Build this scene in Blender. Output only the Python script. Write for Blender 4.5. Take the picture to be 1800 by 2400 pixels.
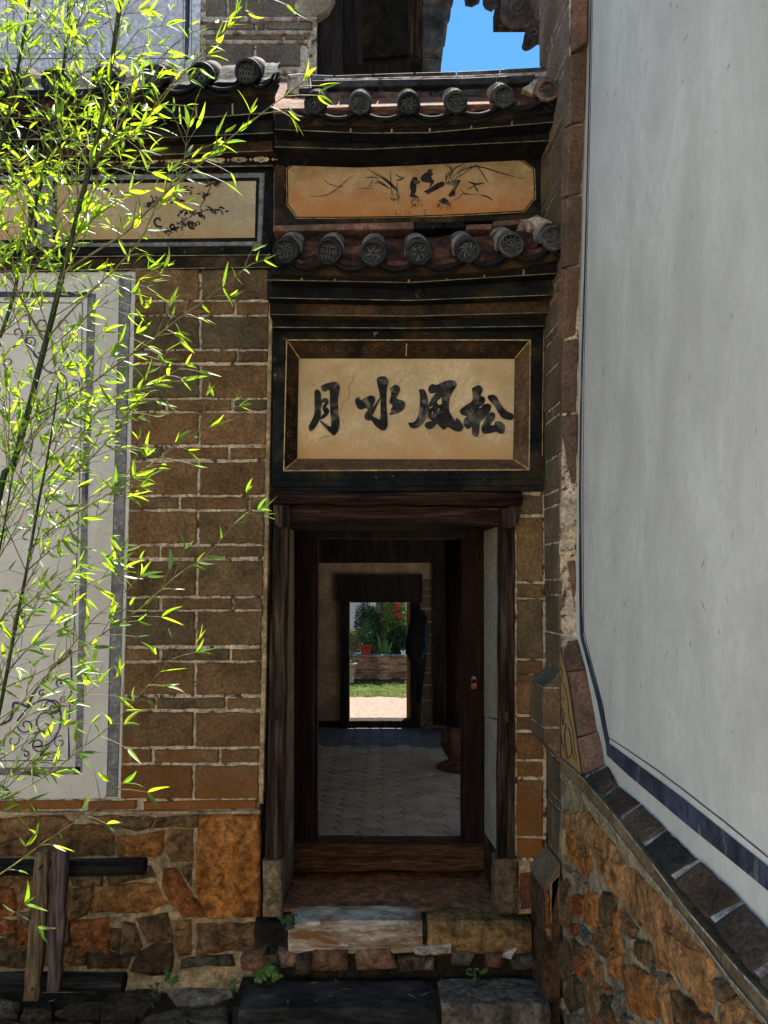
import bpy, math, random
from mathutils import Vector, Matrix, noise
from mathutils.geometry import tessellate_polygon
R = math.radians
random.seed(11)
for o in list(bpy.data.objects): bpy.data.objects.remove(o)
scn = bpy.context.scene
COL = scn.collection

# ------------------------------------------------------------------ camera, sky, sun, exposure
F, CX, CY, PITCH, CAMZ = 1750.0, 900.0, 1284.0, R(2.8), 2.12
cam_d = bpy.data.cameras.new('camera'); cam = bpy.data.objects.new('camera', cam_d); COL.objects.link(cam)
cam.location = (0, 0, CAMZ); cam.rotation_euler = (R(90) + PITCH, 0, 0)
cam_d.sensor_fit = 'VERTICAL'; cam_d.sensor_height = 36; cam_d.sensor_width = 27
cam_d.lens = F / 2400 * 36; cam_d.shift_y = (CY - 1200) / 2400; cam_d.clip_start = .05; cam_d.clip_end = 3000
scn.camera = cam

SUN_EL, SUN_AZ = R(71), R(14)          # azimuth from +Y towards +X
world = bpy.data.worlds.new('World'); scn.world = world; world.use_nodes = True
wn = world.node_tree; wn.nodes.clear()
wo = wn.nodes.new('ShaderNodeOutputWorld'); wb = wn.nodes.new('ShaderNodeBackground')
sky = wn.nodes.new('ShaderNodeTexSky'); sky.sky_type = 'NISHITA'; sky.sun_disc = False
sky.sun_elevation = SUN_EL; sky.sun_rotation = SUN_AZ; sky.air_density = 1.0; sky.dust_density = .1; sky.ozone_density = 5.0
wb.inputs[1].default_value = .05
hs = wn.nodes.new('ShaderNodeHueSaturation'); hs.inputs['Saturation'].default_value = 1.2; hs.inputs['Hue'].default_value = .488; wn.links.new(sky.outputs[0], hs.inputs['Color']); wn.links.new(hs.outputs[0], wb.inputs[0]); wn.links.new(wb.outputs[0], wo.inputs[0])
sd = bpy.data.lights.new('sun', 'SUN'); sd.energy = 5.0; sd.angle = R(.5); sd.color = (1, .95, .86)
sun = bpy.data.objects.new('sun', sd); COL.objects.link(sun)
SDIR = Vector((math.sin(SUN_AZ) * math.cos(SUN_EL), math.cos(SUN_AZ) * math.cos(SUN_EL), math.sin(SUN_EL)))
sun.rotation_euler = SDIR.to_track_quat('Z', 'Y').to_euler(); sun.location = (0, 0, 20)
scn.view_settings.view_transform = 'Standard'; scn.view_settings.look = 'None'
scn.view_settings.exposure = 2.15; scn.view_settings.gamma = 1; scn.view_settings.use_curve_mapping = False
scn.render.engine = 'CYCLES'
scn.cycles.max_bounces = 7; scn.cycles.diffuse_bounces = 4; scn.cycles.transmission_bounces = 5
scn.cycles.use_denoising = True

# ------------------------------------------------------------------ measuring helpers (photo pixel -> point on a real plane)
cp, sp = math.cos(PITCH), math.sin(PITCH)
EYE = Vector((0, 0, CAMZ))
def ray(px, py):
    u = (px - CX) / F; v = (CY - py) / F
    return Vector((u, cp - v * sp, sp + v * cp))
def P(px, py, Y):
    d = ray(px, py); return EYE + d * (Y / d.y)
def G(px, py, z=0.0):
    d = ray(px, py); return EYE + d * ((z - CAMZ) / d.z)
class Plane:
    def __init__(s, O, U, W=None):
        s.O = Vector(O); s.U = Vector(U).normalized(); s.W = Vector(W).normalized() if W else Vector((0, 0, 1))
        s.N = s.U.cross(s.W).normalized()
        if s.N.dot(EYE - s.O) < 0: s.N = -s.N
    def pix(s, px, py, off=0.0):
        d = ray(px, py); o = s.O + s.N * off
        return EYE + d * ((o - EYE).dot(s.N) / d.dot(s.N))
    def ab(s, p): q = p - s.O; return (q.dot(s.U), q.dot(s.W))
    def at(s, a, b, h): return s.O + s.U * a + s.W * b + s.N * h
def front(Y): return Plane((0, Y, CAMZ), (1, 0, 0))
YF = 4.0
FW = front(YF)
def L(pts, s, ox, oy): return [(ox + x / s, oy + y / s) for x, y in pts]

# ------------------------------------------------------------------ object helpers
WLOC = {}
def thing(name, label, cat, loc, group=None):
    o = bpy.data.objects.new(name, None); COL.objects.link(o); o.location = loc; o.empty_display_size = .1
    o['label'] = label; o['category'] = cat
    if group: o['group'] = group
    WLOC[o.name] = Vector(loc); return o
def tag(o, label, cat, group=None):
    o['label'] = label; o['category'] = cat
    if group: o['group'] = group
    return o
def struct(o): o['kind'] = 'structure'; return o
def stuff(o): o['kind'] = 'stuff'; return o
def link(name, me, mat, parent, wl, color=None):
    o = bpy.data.objects.new(name, me); COL.objects.link(o)
    if mat and not me.materials: me.materials.append(mat)
    WLOC[o.name] = Vector(wl)
    if parent is not None: o.parent = parent; o.location = Vector(wl) - WLOC[parent.name]
    else: o.location = wl
    if color: o.color = (*color, 1)
    return o
def mobj(name, vs, fs, mat, parent=None, color=None, smooth=False, loc=None):
    vs = [Vector(v) for v in vs]
    if loc is None:
        loc = sum(vs, Vector()) / len(vs)
        if parent is None: loc.z = min(v.z for v in vs)
    me = bpy.data.meshes.new(name); me.from_pydata([v - loc for v in vs], [], fs)
    if smooth: me.polygons.foreach_set('use_smooth', [True] * len(fs))
    me.update()
    return link(name, me, mat, parent, loc, color)
class MB:
    def __init__(s): s.v = []; s.f = []
    def add(s, vs, fs):
        k = len(s.v); s.v += list(vs); s.f += [tuple(i + k for i in f) for f in fs]
    def box(s, x0, x1, y0, y1, z0, z1): s.add(*boxg(x0, x1, y0, y1, z0, z1))
    def build(s, name, mat, parent=None, **k): return mobj(name, s.v, s.f, mat, parent, **k)
def boxg(x0, x1, y0, y1, z0, z1, b=0.0, j=0.0):
    vs = [Vector((x, y, z)) for z in (z0, z1) for y in (y0, y1) for x in (x0, x1)]
    if j: vs = [v + Vector((random.uniform(-j, j), random.uniform(-j, j), random.uniform(-j, j))) for v in vs]
    return vs, [(0, 2, 3, 1), (4, 5, 7, 6), (0, 1, 5, 4), (2, 6, 7, 3), (0, 4, 6, 2), (1, 3, 7, 5)]
def hexa(c8):   # 8 corners: front quad (4) then back quad (4), same order
    return c8, [(0, 1, 2, 3), (7, 6, 5, 4), (0, 4, 5, 1), (1, 5, 6, 2), (2, 6, 7, 3), (3, 7, 4, 0)]
def bevel_box(name, x0, x1, y0, y1, z0, z1, mat, parent=None, b=.006, color=None, j=0.0):
    b = min(b, (x1 - x0) / 3, (y1 - y0) / 3, (z1 - z0) / 3)
    vs = []
    for sx in (0, 1):
        for sy in (0, 1):
            for sz in (0, 1):
                X, Y, Z = (x0, x1)[sx], (y0, y1)[sy], (z0, z1)[sz]
                ix, iy, iz = (b, -b)[sx], (b, -b)[sy], (b, -b)[sz]
                q = Vector([random.uniform(-j, j) for _ in range(3)]) if j else Vector()
                vs += [Vector((X, Y + iy, Z + iz)) + q, Vector((X + ix, Y, Z + iz)) + q, Vector((X + ix, Y + iy, Z)) + q]
    I = lambda sx, sy, sz, k: (sx * 4 + sy * 2 + sz) * 3 + k
    fs = [(I(0,0,0,0), I(0,0,1,0), I(0,1,1,0), I(0,1,0,0)), (I(1,0,0,0), I(1,1,0,0), I(1,1,1,0), I(1,0,1,0)),
          (I(0,0,0,1), I(1,0,0,1), I(1,0,1,1), I(0,0,1,1)), (I(0,1,0,1), I(0,1,1,1), I(1,1,1,1), I(1,1,0,1)),
          (I(0,0,0,2), I(0,1,0,2), I(1,1,0,2), I(1,0,0,2)), (I(0,0,1,2), I(1,0,1,2), I(1,1,1,2), I(0,1,1,2))]
    for s1 in (0, 1):
        for s2 in (0, 1):
            fs.append((I(0,s1,s2,1), I(0,s1,s2,2), I(1,s1,s2,2), I(1,s1,s2,1)))
            fs.append((I(s1,0,s2,0), I(s1,0,s2,2), I(s1,1,s2,2), I(s1,1,s2,0)))
            fs.append((I(s1,s2,0,0), I(s1,s2,0,1), I(s1,s2,1,1), I(s1,s2,1,0)))
            for s3 in (0, 1): fs.append((I(s1,s2,s3,0), I(s1,s2,s3,1), I(s1,s2,s3,2)))
    o = mobj(name, vs, fs, mat, parent, color)
    return o
def resample(ab, seg, jag):
    out = []
    n = len(ab)
    for i in range(n):
        (x0, y0), (x1, y1) = ab[i], ab[(i + 1) % n]
        d = math.hypot(x1 - x0, y1 - y0); k = max(1, min(8, int(d / seg)))
        for q in range(k):
            t = q / k; j = jag if q else jag * .5
            out.append((x0 + (x1 - x0) * t + random.uniform(-j, j), y0 + (y1 - y0) * t + random.uniform(-j, j)))
    return out
def inset(ab, d):
    n = len(ab); out = []
    A = sum(ab[i][0] * ab[(i + 1) % n][1] - ab[(i + 1) % n][0] * ab[i][1] for i in range(n))
    s = 1 if A > 0 else -1
    for i in range(n):
        x0, y0 = ab[i - 1]; x1, y1 = ab[i]; x2, y2 = ab[(i + 1) % n]
        ax, ay = x1 - x0, y1 - y0; bx, by = x2 - x1, y2 - y1
        la = math.hypot(ax, ay) or 1; lb = math.hypot(bx, by) or 1
        nx, ny = -(ay / la + by / lb) * s, (ax / la + bx / lb) * s
        l = math.hypot(nx, ny) or 1
        k = d / max(.5, l / 2)
        out.append((x1 + nx / l * k, y1 + ny / l * k))
    return out
def piece3(name, ab, pl, off, thick, mat, parent, color=None, bev=.004, jag=.0015, seg=.07, dome=0, rough=0, smooth=False, grow=0):
    """flat piece (brick, slab) or domed stone on a plane, outline given in plane coordinates"""
    if grow: ab = inset(ab, -grow)
    r0 = resample(ab, seg, jag); n = len(r0)
    rings = [(r0, -thick), (r0, -bev if not dome else -dome * .45)]
    r1 = inset(r0, bev); vs = []
    if dome:
        cx = sum(p[0] for p in r0) / n; cy = sum(p[1] for p in r0) / n
        rings.append((r1, -dome * .12))
        for s, h in ((.72, .0), (.36, .1)):
            rings.append(([(cx + (x - cx) * s + random.uniform(-rough, rough), cy + (y - cy) * s + random.uniform(-rough, rough)) for x, y in r1], dome * h))
    else: rings.append((r1, 0))
    for ring, h in rings:
        for x, y in ring: vs.append(pl.at(x, y, off + h + (random.uniform(-rough, rough) if h > -thick + 1e-6 else 0)))
    fs = [tuple(range(n - 1, -1, -1))]
    for k in range(len(rings) - 1):
        for i in range(n):
            a, b = k * n + i, k * n + (i + 1) % n
            fs.append((a, b, b + n, a + n))
    k = (len(rings) - 1) * n
    if dome:
        vs.append(pl.at(cx, cy, off + dome * .12)); c = len(vs) - 1
        fs += [(k + i, k + (i + 1) % n, c) for i in range(n)]
    else: fs.append(tuple(range(k, k + n)))
    A = sum(r0[i][0] * r0[(i + 1) % n][1] - r0[(i + 1) % n][0] * r0[i][1] for i in range(n))
    if (A > 0) != (pl.U.cross(pl.W).dot(pl.N) > 0): fs = [f[::-1] for f in fs]
    return mobj(name, vs, fs, mat, parent, color, smooth)
def piece(name, pts, pl, off, thick, mat, parent, color=None, **k):
    return piece3(name, [pl.ab(pl.pix(x, y, off)) for x, y in pts], pl, off, thick, mat, parent, color, **k)
def rect(x0, y0, x1, y1): return [(x0, y0), (x1, y0), (x1, y1), (x0, y1)]
def tube(mb, pts, rad, sides=6, cap=True):
    pts = [Vector(p) for p in pts]; n = len(pts)
    if not hasattr(rad, '__len__'): rad = [rad] * n
    base = len(mb.v); up = Vector((0, 0, 1)); ringv = []
    for i, p in enumerate(pts):
        t = (pts[min(i + 1, n - 1)] - pts[max(i - 1, 0)]).normalized()
        a = t.cross(Vector((0, 1, 0))) if abs(t.y) < .9 else t.cross(Vector((1, 0, 0)))
        a.normalize(); b = t.cross(a)
        for k in range(sides):
            q = 2 * math.pi * k / sides; ringv.append(p + (a * math.cos(q) + b * math.sin(q)) * rad[i])
    fs = []
    for i in range(n - 1):
        for k in range(sides):
            a, b = i * sides + k, i * sides + (k + 1) % sides; fs.append((a, a + sides, b + sides, b))
    if cap: fs += [tuple(range(sides)), tuple((n - 1) * sides + k for k in range(sides - 1, -1, -1))]
    mb.add(ringv, fs)
def smoothline(pts, k=4):
    out = []; n = len(pts)
    for i in range(n - 1):
        p0, p1, p2, p3 = pts[max(i - 1, 0)], pts[i], pts[i + 1], pts[min(i + 2, n - 1)]
        for q in range(k):
            t = q / k
            out.append(tuple(.5 * (2 * b + (c - a) * t + (2 * a - 5 * b + 4 * c - d) * t * t + (3 * b - a - 3 * c + d) * t ** 3) for a, b, c, d in zip(p0, p1, p2, p3)))
    out.append(tuple(pts[-1])); return out
def ribbon(mb, pts, widths, f, h=0.0):
    """brush stroke: pts 2D, widths full width, f(x, y, h) -> 3D"""
    n = len(pts)
    if not hasattr(widths, '__len__'): widths = [widths] * n
    Lv, Rv = [], []
    for i in range(n):
        dx = pts[min(i + 1, n - 1)][0] - pts[max(i - 1, 0)][0]; dy = pts[min(i + 1, n - 1)][1] - pts[max(i - 1, 0)][1]
        l = math.hypot(dx, dy) or 1; w = widths[i] / 2
        Lv.append((pts[i][0] - dy / l * w, pts[i][1] + dx / l * w)); Rv.append((pts[i][0] + dy / l * w, pts[i][1] - dx / l * w))
    vs = []; fs = []
    if not h:
        for a, b in zip(Lv, Rv): vs += [f(*a, 0), f(*b, 0)]
        fs = [(2 * i, 2 * i + 1, 2 * i + 3, 2 * i + 2) for i in range(n - 1)]
    else:
        for a, b in zip(Lv, Rv): vs += [f(*a, 0), f(*b, 0), f(*a, h), f(*b, h)]
        for i in range(n - 1):
            k = 4 * i; m = k + 4
            fs += [(k + 2, k + 3, m + 3, m + 2), (k, k + 2, m + 2, m), (k + 1, m + 1, m + 3, k + 3)]
        fs += [(0, 1, 3, 2), (4 * n - 4, 4 * n - 2, 4 * n - 1, 4 * n - 3)]
    mb.add(vs, fs)
def polyfill(mb, pts, f, thick=0.0):
    v3 = [Vector((x, y, 0)) for x, y in pts]; tris = tessellate_polygon([v3]); n = len(pts)
    mb.add([f(x, y, 0) for x, y in pts], [tuple(t) for t in tris])

# ------------------------------------------------------------------ materials
def mk(name, c1=(.5, .5, .5), var=.55, vs=5, c2=None, s2=3, t2=.55, c3=None, s3=14, t3=.66, rough=.88, bump=.35, bs=45, st=(1, 1, 1), obj=False, bd=.012, spec=.1, w2=.12, zg=None, fa=.38):
    m = bpy.data.materials.new(name); m.use_nodes = True; nt = m.node_tree; N = nt.nodes; K = nt.links.new
    bs_ = N['Principled BSDF']; bs_.inputs['Roughness'].default_value = rough; bs_.inputs['Specular IOR Level'].default_value = spec
    geo = N.new('ShaderNodeNewGeometry'); mp = N.new('ShaderNodeMapping'); K(geo.outputs['Position'], mp.inputs[0]); mp.inputs['Scale'].default_value = st
    def no(s, d=6, r=.6, dist=0):
        n = N.new('ShaderNodeTexNoise'); n.inputs['Scale'].default_value = s; n.inputs['Detail'].default_value = d; n.inputs['Roughness'].default_value = r; n.inputs['Distortion'].default_value = dist
        K(mp.outputs[0], n.inputs['Vector']); return n.outputs[0]
    def ramp(i, a, b, v0=0, v1=1):
        n = N.new('ShaderNodeMapRange'); n.inputs[1].default_value = a; n.inputs[2].default_value = b; n.inputs[3].default_value = v0; n.inputs[4].default_value = v1; K(i, n.inputs[0]); return n.outputs[0]
    def mix(f, a, b, t='MIX'):
        n = N.new('ShaderNodeMix'); n.data_type = 'RGBA'; n.blend_type = t
        for q, x in ((0, f), (6, a), (7, b)):
            if hasattr(x, 'links') or hasattr(x, 'is_linked'): K(x, n.inputs[q])
            elif q == 0: n.inputs[0].default_value = x
            else: n.inputs[q].default_value = (*x, 1)
        return n.outputs[2]
    if obj: oi = N.new('ShaderNodeObjectInfo'); base = oi.outputs['Color']
    else: rg = N.new('ShaderNodeRGB'); rg.outputs[0].default_value = (*c1, 1); base = rg.outputs[0]
    v = ramp(no(vs, 8, .65), .35, .65, 1 - var, 1 + var * .7)
    fine = ramp(no(bs * .9, 5, .75), .38, .62, 1 - fa, 1 + fa)
    mu = N.new('ShaderNodeMath'); mu.operation = 'MULTIPLY'; K(v, mu.inputs[0]); K(fine, mu.inputs[1])
    cc = N.new('ShaderNodeVectorMath'); cc.operation = 'SCALE'; K(base, cc.inputs[0]); K(mu.outputs[0], cc.inputs['Scale'])
    col = cc.outputs[0]
    if c2: col = mix(ramp(no(s2, 6, .6, .4), t2 - w2, t2 + w2), col, c2)
    if c3: col = mix(ramp(no(s3, 8, .7, .6), t3, t3 + .05), col, c3)
    if zg:     # stain rising from z0 to z1 (metres), uneven edge
        sx = N.new('ShaderNodeSeparateXYZ'); K(geo.outputs['Position'], sx.inputs[0]); ad = N.new('ShaderNodeMath'); ad.operation = 'MULTIPLY_ADD'; K(no(4.5, 8, .7), ad.inputs[0]); ad.inputs[1].default_value = zg[3]; K(sx.outputs[zg[4] if len(zg) > 4 else 2], ad.inputs[2])
        col = mix(ramp(ad.outputs[0], zg[1] + zg[3] * .5, zg[2] + zg[3] * .5, .12), zg[0], col)
    K(col, bs_.inputs['Base Color'])
    if bump:
        a = no(bs, 8, .7); bn = N.new('ShaderNodeBump'); bn.inputs['Strength'].default_value = bump; bn.inputs['Distance'].default_value = bd; K(a, bn.inputs['Height'])
        b2 = N.new('ShaderNodeBump'); b2.inputs['Strength'].default_value = bump; b2.inputs['Distance'].default_value = bd * 2.5; K(no(bs * .22, 5, .6), b2.inputs['Height']); K(bn.outputs[0], b2.inputs['Normal'])
        K(b2.outputs[0], bs_.inputs['Normal'])
    return m
M = {}
M['brick'] = mk('brick', obj=True, var=.4, vs=4, c2=(.10, .075, .05), s2=2.6, t2=.62, c3=(.36, .30, .24), s3=26, t3=.69, bs=70, bump=.35, bd=.006)
M['lime'] = mk('lime_mortar', (.60, .51, .40), var=.4, vs=14, c2=(.09, .065, .042), s2=18, t2=.57, w2=.04, bs=60, bump=.8, bd=.015)
M['rubblemortar'] = mk('rubble_mortar', (.38, .30, .19), var=.5, vs=7, c2=(.13, .09, .055), s2=9, t2=.60, bs=40, bump=.7)
M['brickwall'] = mk('stained_brick', obj=True, var=.45, vs=5, c2=(.075, .058, .036), s2=5, t2=.62, w2=.08, c3=(.34, .27, .19), s3=24, t3=.665, bs=60, bump=.5, bd=.008, zg=((.21, .08, .022), .80, 1.38, 1.9), st=(1, 1, 1.0))
M['stone'] = mk('rough_stone', obj=True, var=.6, vs=9, c2=(.06, .032, .015), s2=9, t2=.66, w2=.1, c3=(.40, .32, .22), s3=19, t3=.70, bs=30, bump=1, bd=.03)
M['plaster'] = mk('white_plaster', (.74, .715, .665), var=.06, vs=1.1, fa=.06, c2=(.595, .57, .52), s2=2.6, t2=.51, w2=.13, bs=26, bump=.10, st=(1, 1, .6), c3=(.52, .495, .45), s3=12, t3=.715)
M['plaster2'] = mk('old_white_plaster', (.58, .575, .555), fa=.06, var=.10, vs=3, c2=(.52, .49, .45), s2=5, t2=.55, bs=50, bump=.15)
M['black'] = mk('black_painted_masonry', (.009, .011, .0125), var=.6, vs=6, c2=(.040, .030, .018), s2=3.2, t2=.60, w2=.08, c3=(.17, .15, .12), s3=15, t3=.64, bs=50, bump=.5, bd=.008, rough=.85)
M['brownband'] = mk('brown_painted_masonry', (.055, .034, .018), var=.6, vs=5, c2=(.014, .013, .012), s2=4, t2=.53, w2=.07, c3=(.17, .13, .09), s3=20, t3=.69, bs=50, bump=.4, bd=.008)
M['edge'] = mk('pale_edge_line', (.26, .21, .14), var=.5, vs=12, c2=(.06, .05, .03), s2=9, t2=.6, bump=.2)
M['gold'] = mk('ochre_fillet', (.42, .31, .14), var=.3, vs=10, c2=(.15, .10, .05), s2=14, t2=.6, bump=.2)
M['cream'] = mk('aged_cream_plaster', (.62, .49, .31), fa=.13, var=.20, vs=4, c2=(.47, .33, .18), s2=3.2, t2=.54, c3=(.30, .19, .09), s3=24, t3=.67, bs=40, bump=.25, bd=.006, zg=((.52, .31, .13), 2.80, 3.02, .35))
M['orange'] = mk('stained_orange_plaster', (.37, .27, .15), fa=.13, var=.3, vs=9, c2=(.50, .36, .23), s2=5, t2=.60, c3=(.22, .12, .055), s3=22, t3=.65, bs=50, bump=.25, bd=.006, zg=((.50, .19, .05), 4.12, 4.38, .45))
M['frieze'] = mk('frieze_plaster', (.46, .38, .25), fa=.13, var=.18, vs=4, c2=(.40, .28, .14), s2=2.4, t2=.60, bs=50, bump=.15, bd=.006, zg=((.42, .24, .09), 3.94, 4.12, .25))
M['ink'] = mk('ink_paint', (.028, .028, .030), var=.6, vs=9, c2=(.17, .155, .13), s2=14, t2=.59, w2=.07, bump=0)
M['paleink'] = mk('faded_ink_paint', (.11, .08, .05), var=.4, vs=20, c2=(.26, .18, .10), s2=16, t2=.6, bump=0)
M['blue'] = mk('blue_black_paint', (.055, .065, .095), var=.5, vs=6, c2=(.30, .30, .31), s2=14, t2=.67, w2=.08, st=(1, 1, .4), bump=0)
M['greyblue'] = mk('grey_blue_paint', (.20, .205, .215), var=.45, vs=12, c2=(.10, .10, .11), s2=25, t2=.6, bump=0)
M['motif'] = mk('cream_motif_paint', (.42, .34, .24), var=.3, vs=20, bump=0)
M['tile'] = mk('black_clay_tile', obj=True, var=.5, vs=8, c2=(.012, .013, .015), s2=6, t2=.55, c3=(.14, .15, .12), s3=30, t3=.70, bs=60, bump=.5, bd=.008, rough=.7)
M['terra'] = mk('terracotta_bedding', (.15, .062, .038), var=.7, vs=10, c2=(.04, .022, .016), s2=8, t2=.50, w2=.07, c3=(.42, .30, .24), s3=10, t3=.63, bs=35, bump=1)
M['ledge'] = mk('red_clay_ledge', (.22, .12, .085), var=.4, vs=7, c2=(.09, .07, .06), s2=6, t2=.55, bs=50, bump=.5)
M['hood'] = mk('lime_hood', (.46, .40, .35), var=.4, vs=14, c2=(.20, .12, .09), s2=12, t2=.56, w2=.05, bs=50, bump=.7)
M['wood'] = mk('weathered_wood', (.050, .031, .021), var=.85, vs=5, c2=(.13, .10, .075), s2=5, t2=.60, w2=.06, c3=(.008, .006, .005), s3=6, t3=.62, bs=16, bump=1, bd=.02, st=(8, 8, .45), rough=.8)
M['woodh'] = mk('weathered_wood_beam', (.052, .026, .019), var=.85, vs=5, c2=(.11, .075, .055), s2=5, t2=.60, w2=.06, c3=(.008, .006, .005), s3=6, t3=.62, bs=16, bump=1, bd=.02, st=(.45, 8, 8), rough=.8)
M['redwood'] = mk('red_brown_wood', (.013, .0055, .004), var=.6, vs=5, c2=(.022, .011, .008), s2=5, t2=.6, bs=16, bump=.7, bd=.012, st=(8, 8, .45), rough=.6)
M['darkwood'] = mk('dark_wood', (.02, .014, .011), var=.6, vs=7, bs=22, bump=.5, st=(3, 3, .3), rough=.7)
M['plank'] = mk('grey_plank', obj=True, var=.7, vs=8, c2=(.03, .022, .018), s2=12, t2=.62, bs=22, bump=.7, bd=.01, st=(4, 4, .3))
M['log'] = mk('burnt_log', (.020, .020, .019), var=.8, vs=5, c2=(.085, .08, .075), s2=6, t2=.64, bs=16, bump=1, st=(.4, 8, 8))
M['sill'] = mk('sill_wood', (.11, .055, .028), var=.8, vs=5, c2=(.02, .012, .008), s2=5, t2=.58, w2=.06, c3=(.22, .15, .10), s3=7, t3=.66, bs=16, bump=1, bd=.02, st=(.5, 6, 6))
M['earth'] = mk('red_earth', (.34, .17, .09), var=.5, vs=6, c2=(.09, .05, .03), s2=6, t2=.55, c3=(.3, .22, .15), s3=12, t3=.68, bs=30, bump=.8)
M['ground'] = mk('dark_ground', (.06, .047, .032), var=.6, vs=5, c2=(.02, .018, .014), s2=6, t2=.5, c3=(.17, .15, .12), s3=40, t3=.68, bs=30, bump=.9, bd=.03)
M['hex'] = mk('paver', obj=True, fa=.12, var=.16, vs=6, bs=50, bump=.4, rough=.62)
M['darkplaster'] = mk('dark_plaster', (.20, .16, .12), var=.4, vs=3, c2=(.10, .075, .055), s2=3, t2=.5, bump=.2)  # dark brown plaster with darker patches
M['leafmat'] = None
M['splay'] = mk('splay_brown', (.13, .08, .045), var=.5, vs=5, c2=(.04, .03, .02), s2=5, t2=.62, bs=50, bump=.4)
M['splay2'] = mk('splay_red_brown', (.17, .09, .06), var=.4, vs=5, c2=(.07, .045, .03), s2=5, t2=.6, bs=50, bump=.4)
M['reveal'] = mk('grey_reveal_plaster', (.30, .29, .25), var=.25, vs=3, c2=(.20, .18, .14), s2=3, t2=.55, bump=.3)
M['tilerelief'] = mk('dusty_tile_relief', (.075, .077, .072), var=.5, vs=12, bs=60, bump=.3)
M['fillet'] = mk('tan_mortar', (.42, .31, .18), var=.5, vs=8, c2=(.12, .085, .05), s2=9, t2=.58, c3=(.5, .43, .33), s3=16, t3=.64, bs=40, bump=.7)
M['hood2'] = mk('dusty_hood', (.27, .22, .19), var=.5, vs=14, c2=(.06, .05, .045), s2=12, t2=.55, w2=.06, bs=50, bump=.7)
# ------------------------------------------------------------------ the setting: ground and paving
g = MB(); g.add([Vector((-400, -400, -.03)), Vector((400, -400, -.03)), Vector((400, 4.3, -.03)), Vector((-400, 4.3, -.03))], [(0, 1, 2, 3)])
g.add([Vector((-400, 4.3, -.03)), Vector((400, 4.3, -.03)), Vector((400, 600, -.03)), Vector((-400, 600, -.03))], [(0, 1, 2, 3)])
ground = struct(g.build('ground', M['ground']))
cy = struct(mobj('added_bounce_paving', *boxg(-9, 7, -6.4, .2, -.2, -.008), mk('bounce_stone', (.30,.26,.20), var=.25, bump=.3)))  # unseen sunlit paving, added to fill the shaded walls with warm bounce
paving = bpy.data.objects.new('stone_paving', None); COL.objects.link(paving); paving.location = (0, 3.4, 0); WLOC[paving.name] = Vector((0, 3.4, 0)); struct(paving)
GP = Plane((0, 3.4, 0), (1, 0, 0), (0, 1, 0)); GP.N = Vector((0, 0, 1))
mb = MB(); mb.add([Vector((-3, .5, -.012)), Vector((.95, .5, -.012)), Vector((.95, 4.05, -.012)), Vector((-3, 4.05, -.012))], [(0, 1, 2, 3)])
mb.build('joint_earth', M['ground'], paving)
def pstone(pts, col, off=.012, dome=.02):
    piece('paving_stone', pts, GP, off, .06, M['stone'], paving, col, dome=dome, rough=.003, seg=.06, jag=.008, bev=.012)
GREY = [(.075, .06, .042), (.11, .09, .065), (.055, .044, .032), (.085, .066, .045)]
z = lambda pts: L(pts, 2.37, 0, 1800)
for pts, c in (([(600,1250),(860,1205),(900,1265),(790,1360),(560,1385)], (.085,.07,.05)), ([(915,1185),(1300,1178),(1308,1240),(1185,1300),(1000,1310),(940,1250)], (.30,.26,.19)),
               ([(300,1345),(400,1295),(600,1290),(545,1380),(400,1395)], (.09,.075,.05)), ([(0,1270),(115,1295),(95,1365),(0,1370)], (.17,.145,.10)),
               ([(130,1330),(280,1300),(280,1385),(110,1390)], (.12,.09,.06)), ([(0,1385),(110,1400),(300,1400),(520,1400),(540,1500),(0,1500)], (.12,.095,.06)),
               ([(800,1375),(1000,1322),(1250,1310),(1270,1410),(1000,1500),(760,1470)], (.14,.115,.08)), ([(560,1400),(750,1375),(740,1500),(560,1500)], (.10,.08,.055)),
               ([(720,1180),(850,1165),(930,1175),(880,1195),(730,1215)], (.14,.10,.07)), ([(1270,1420),(1500,1400),(1700,1402),(1700,1500),(1270,1500)], (.20,.16,.11))):
    pstone(z(pts), c)
random.seed(5)
for i in range(46):      # the paving goes on towards the viewer, below the picture
    y = 2.95 - (i // 8) * .42 + random.uniform(-.04, .04); x = -2.2 + (i % 8) * .42 + random.uniform(-.05, .05)
    q = [(x + .19 * math.cos(a) * random.uniform(.85, 1.1) , y - 3.4 + .19 * math.sin(a) * random.uniform(.85, 1.1)) for a in [k * 1.047 for k in range(6)]]
    piece3('paving_stone', q, GP, .012, .06, M['stone'], paving, random.choice(GREY), dome=.02, rough=.003, seg=.1, jag=.01, bev=.012)

# ------------------------------------------------------------------ garden wall on the left
gw = thing('garden_wall', 'tall brick and white plaster wall with painted frieze behind the bamboo', 'wall', (-1.4, 4.0, 0))
XL = -3.4
xr = P(604, 1500, 4.0).x
gz = lambda py: P(400, py, 4.0).z
mb = MB()
mb.box(XL, xr + .0, 4.012, 4.5, -.1, gz(1902)); mb.build('foundation_core', M['rubblemortar'], gw)
mb = MB(); v = [P(-900, 1902, 4.012), P(608, 1902, 4.012), P(634, 640, 4.012), P(-900, 640, 4.012)]
mb.add(*hexa(v + [q + Vector((0, .48, 0)) for q in v])); mb.build('mortar_core', M['lime'], gw)
mb = MB(); v = [P(-900, 640, 4.012), P(640, 640, 4.012), P(642, 200, 4.012), P(-900, 200, 4.012)]
mb.add(*hexa(v + [q + Vector((0, .48, 0)) for q in v])); mb.build('frieze_core', M['black'], gw)

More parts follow.
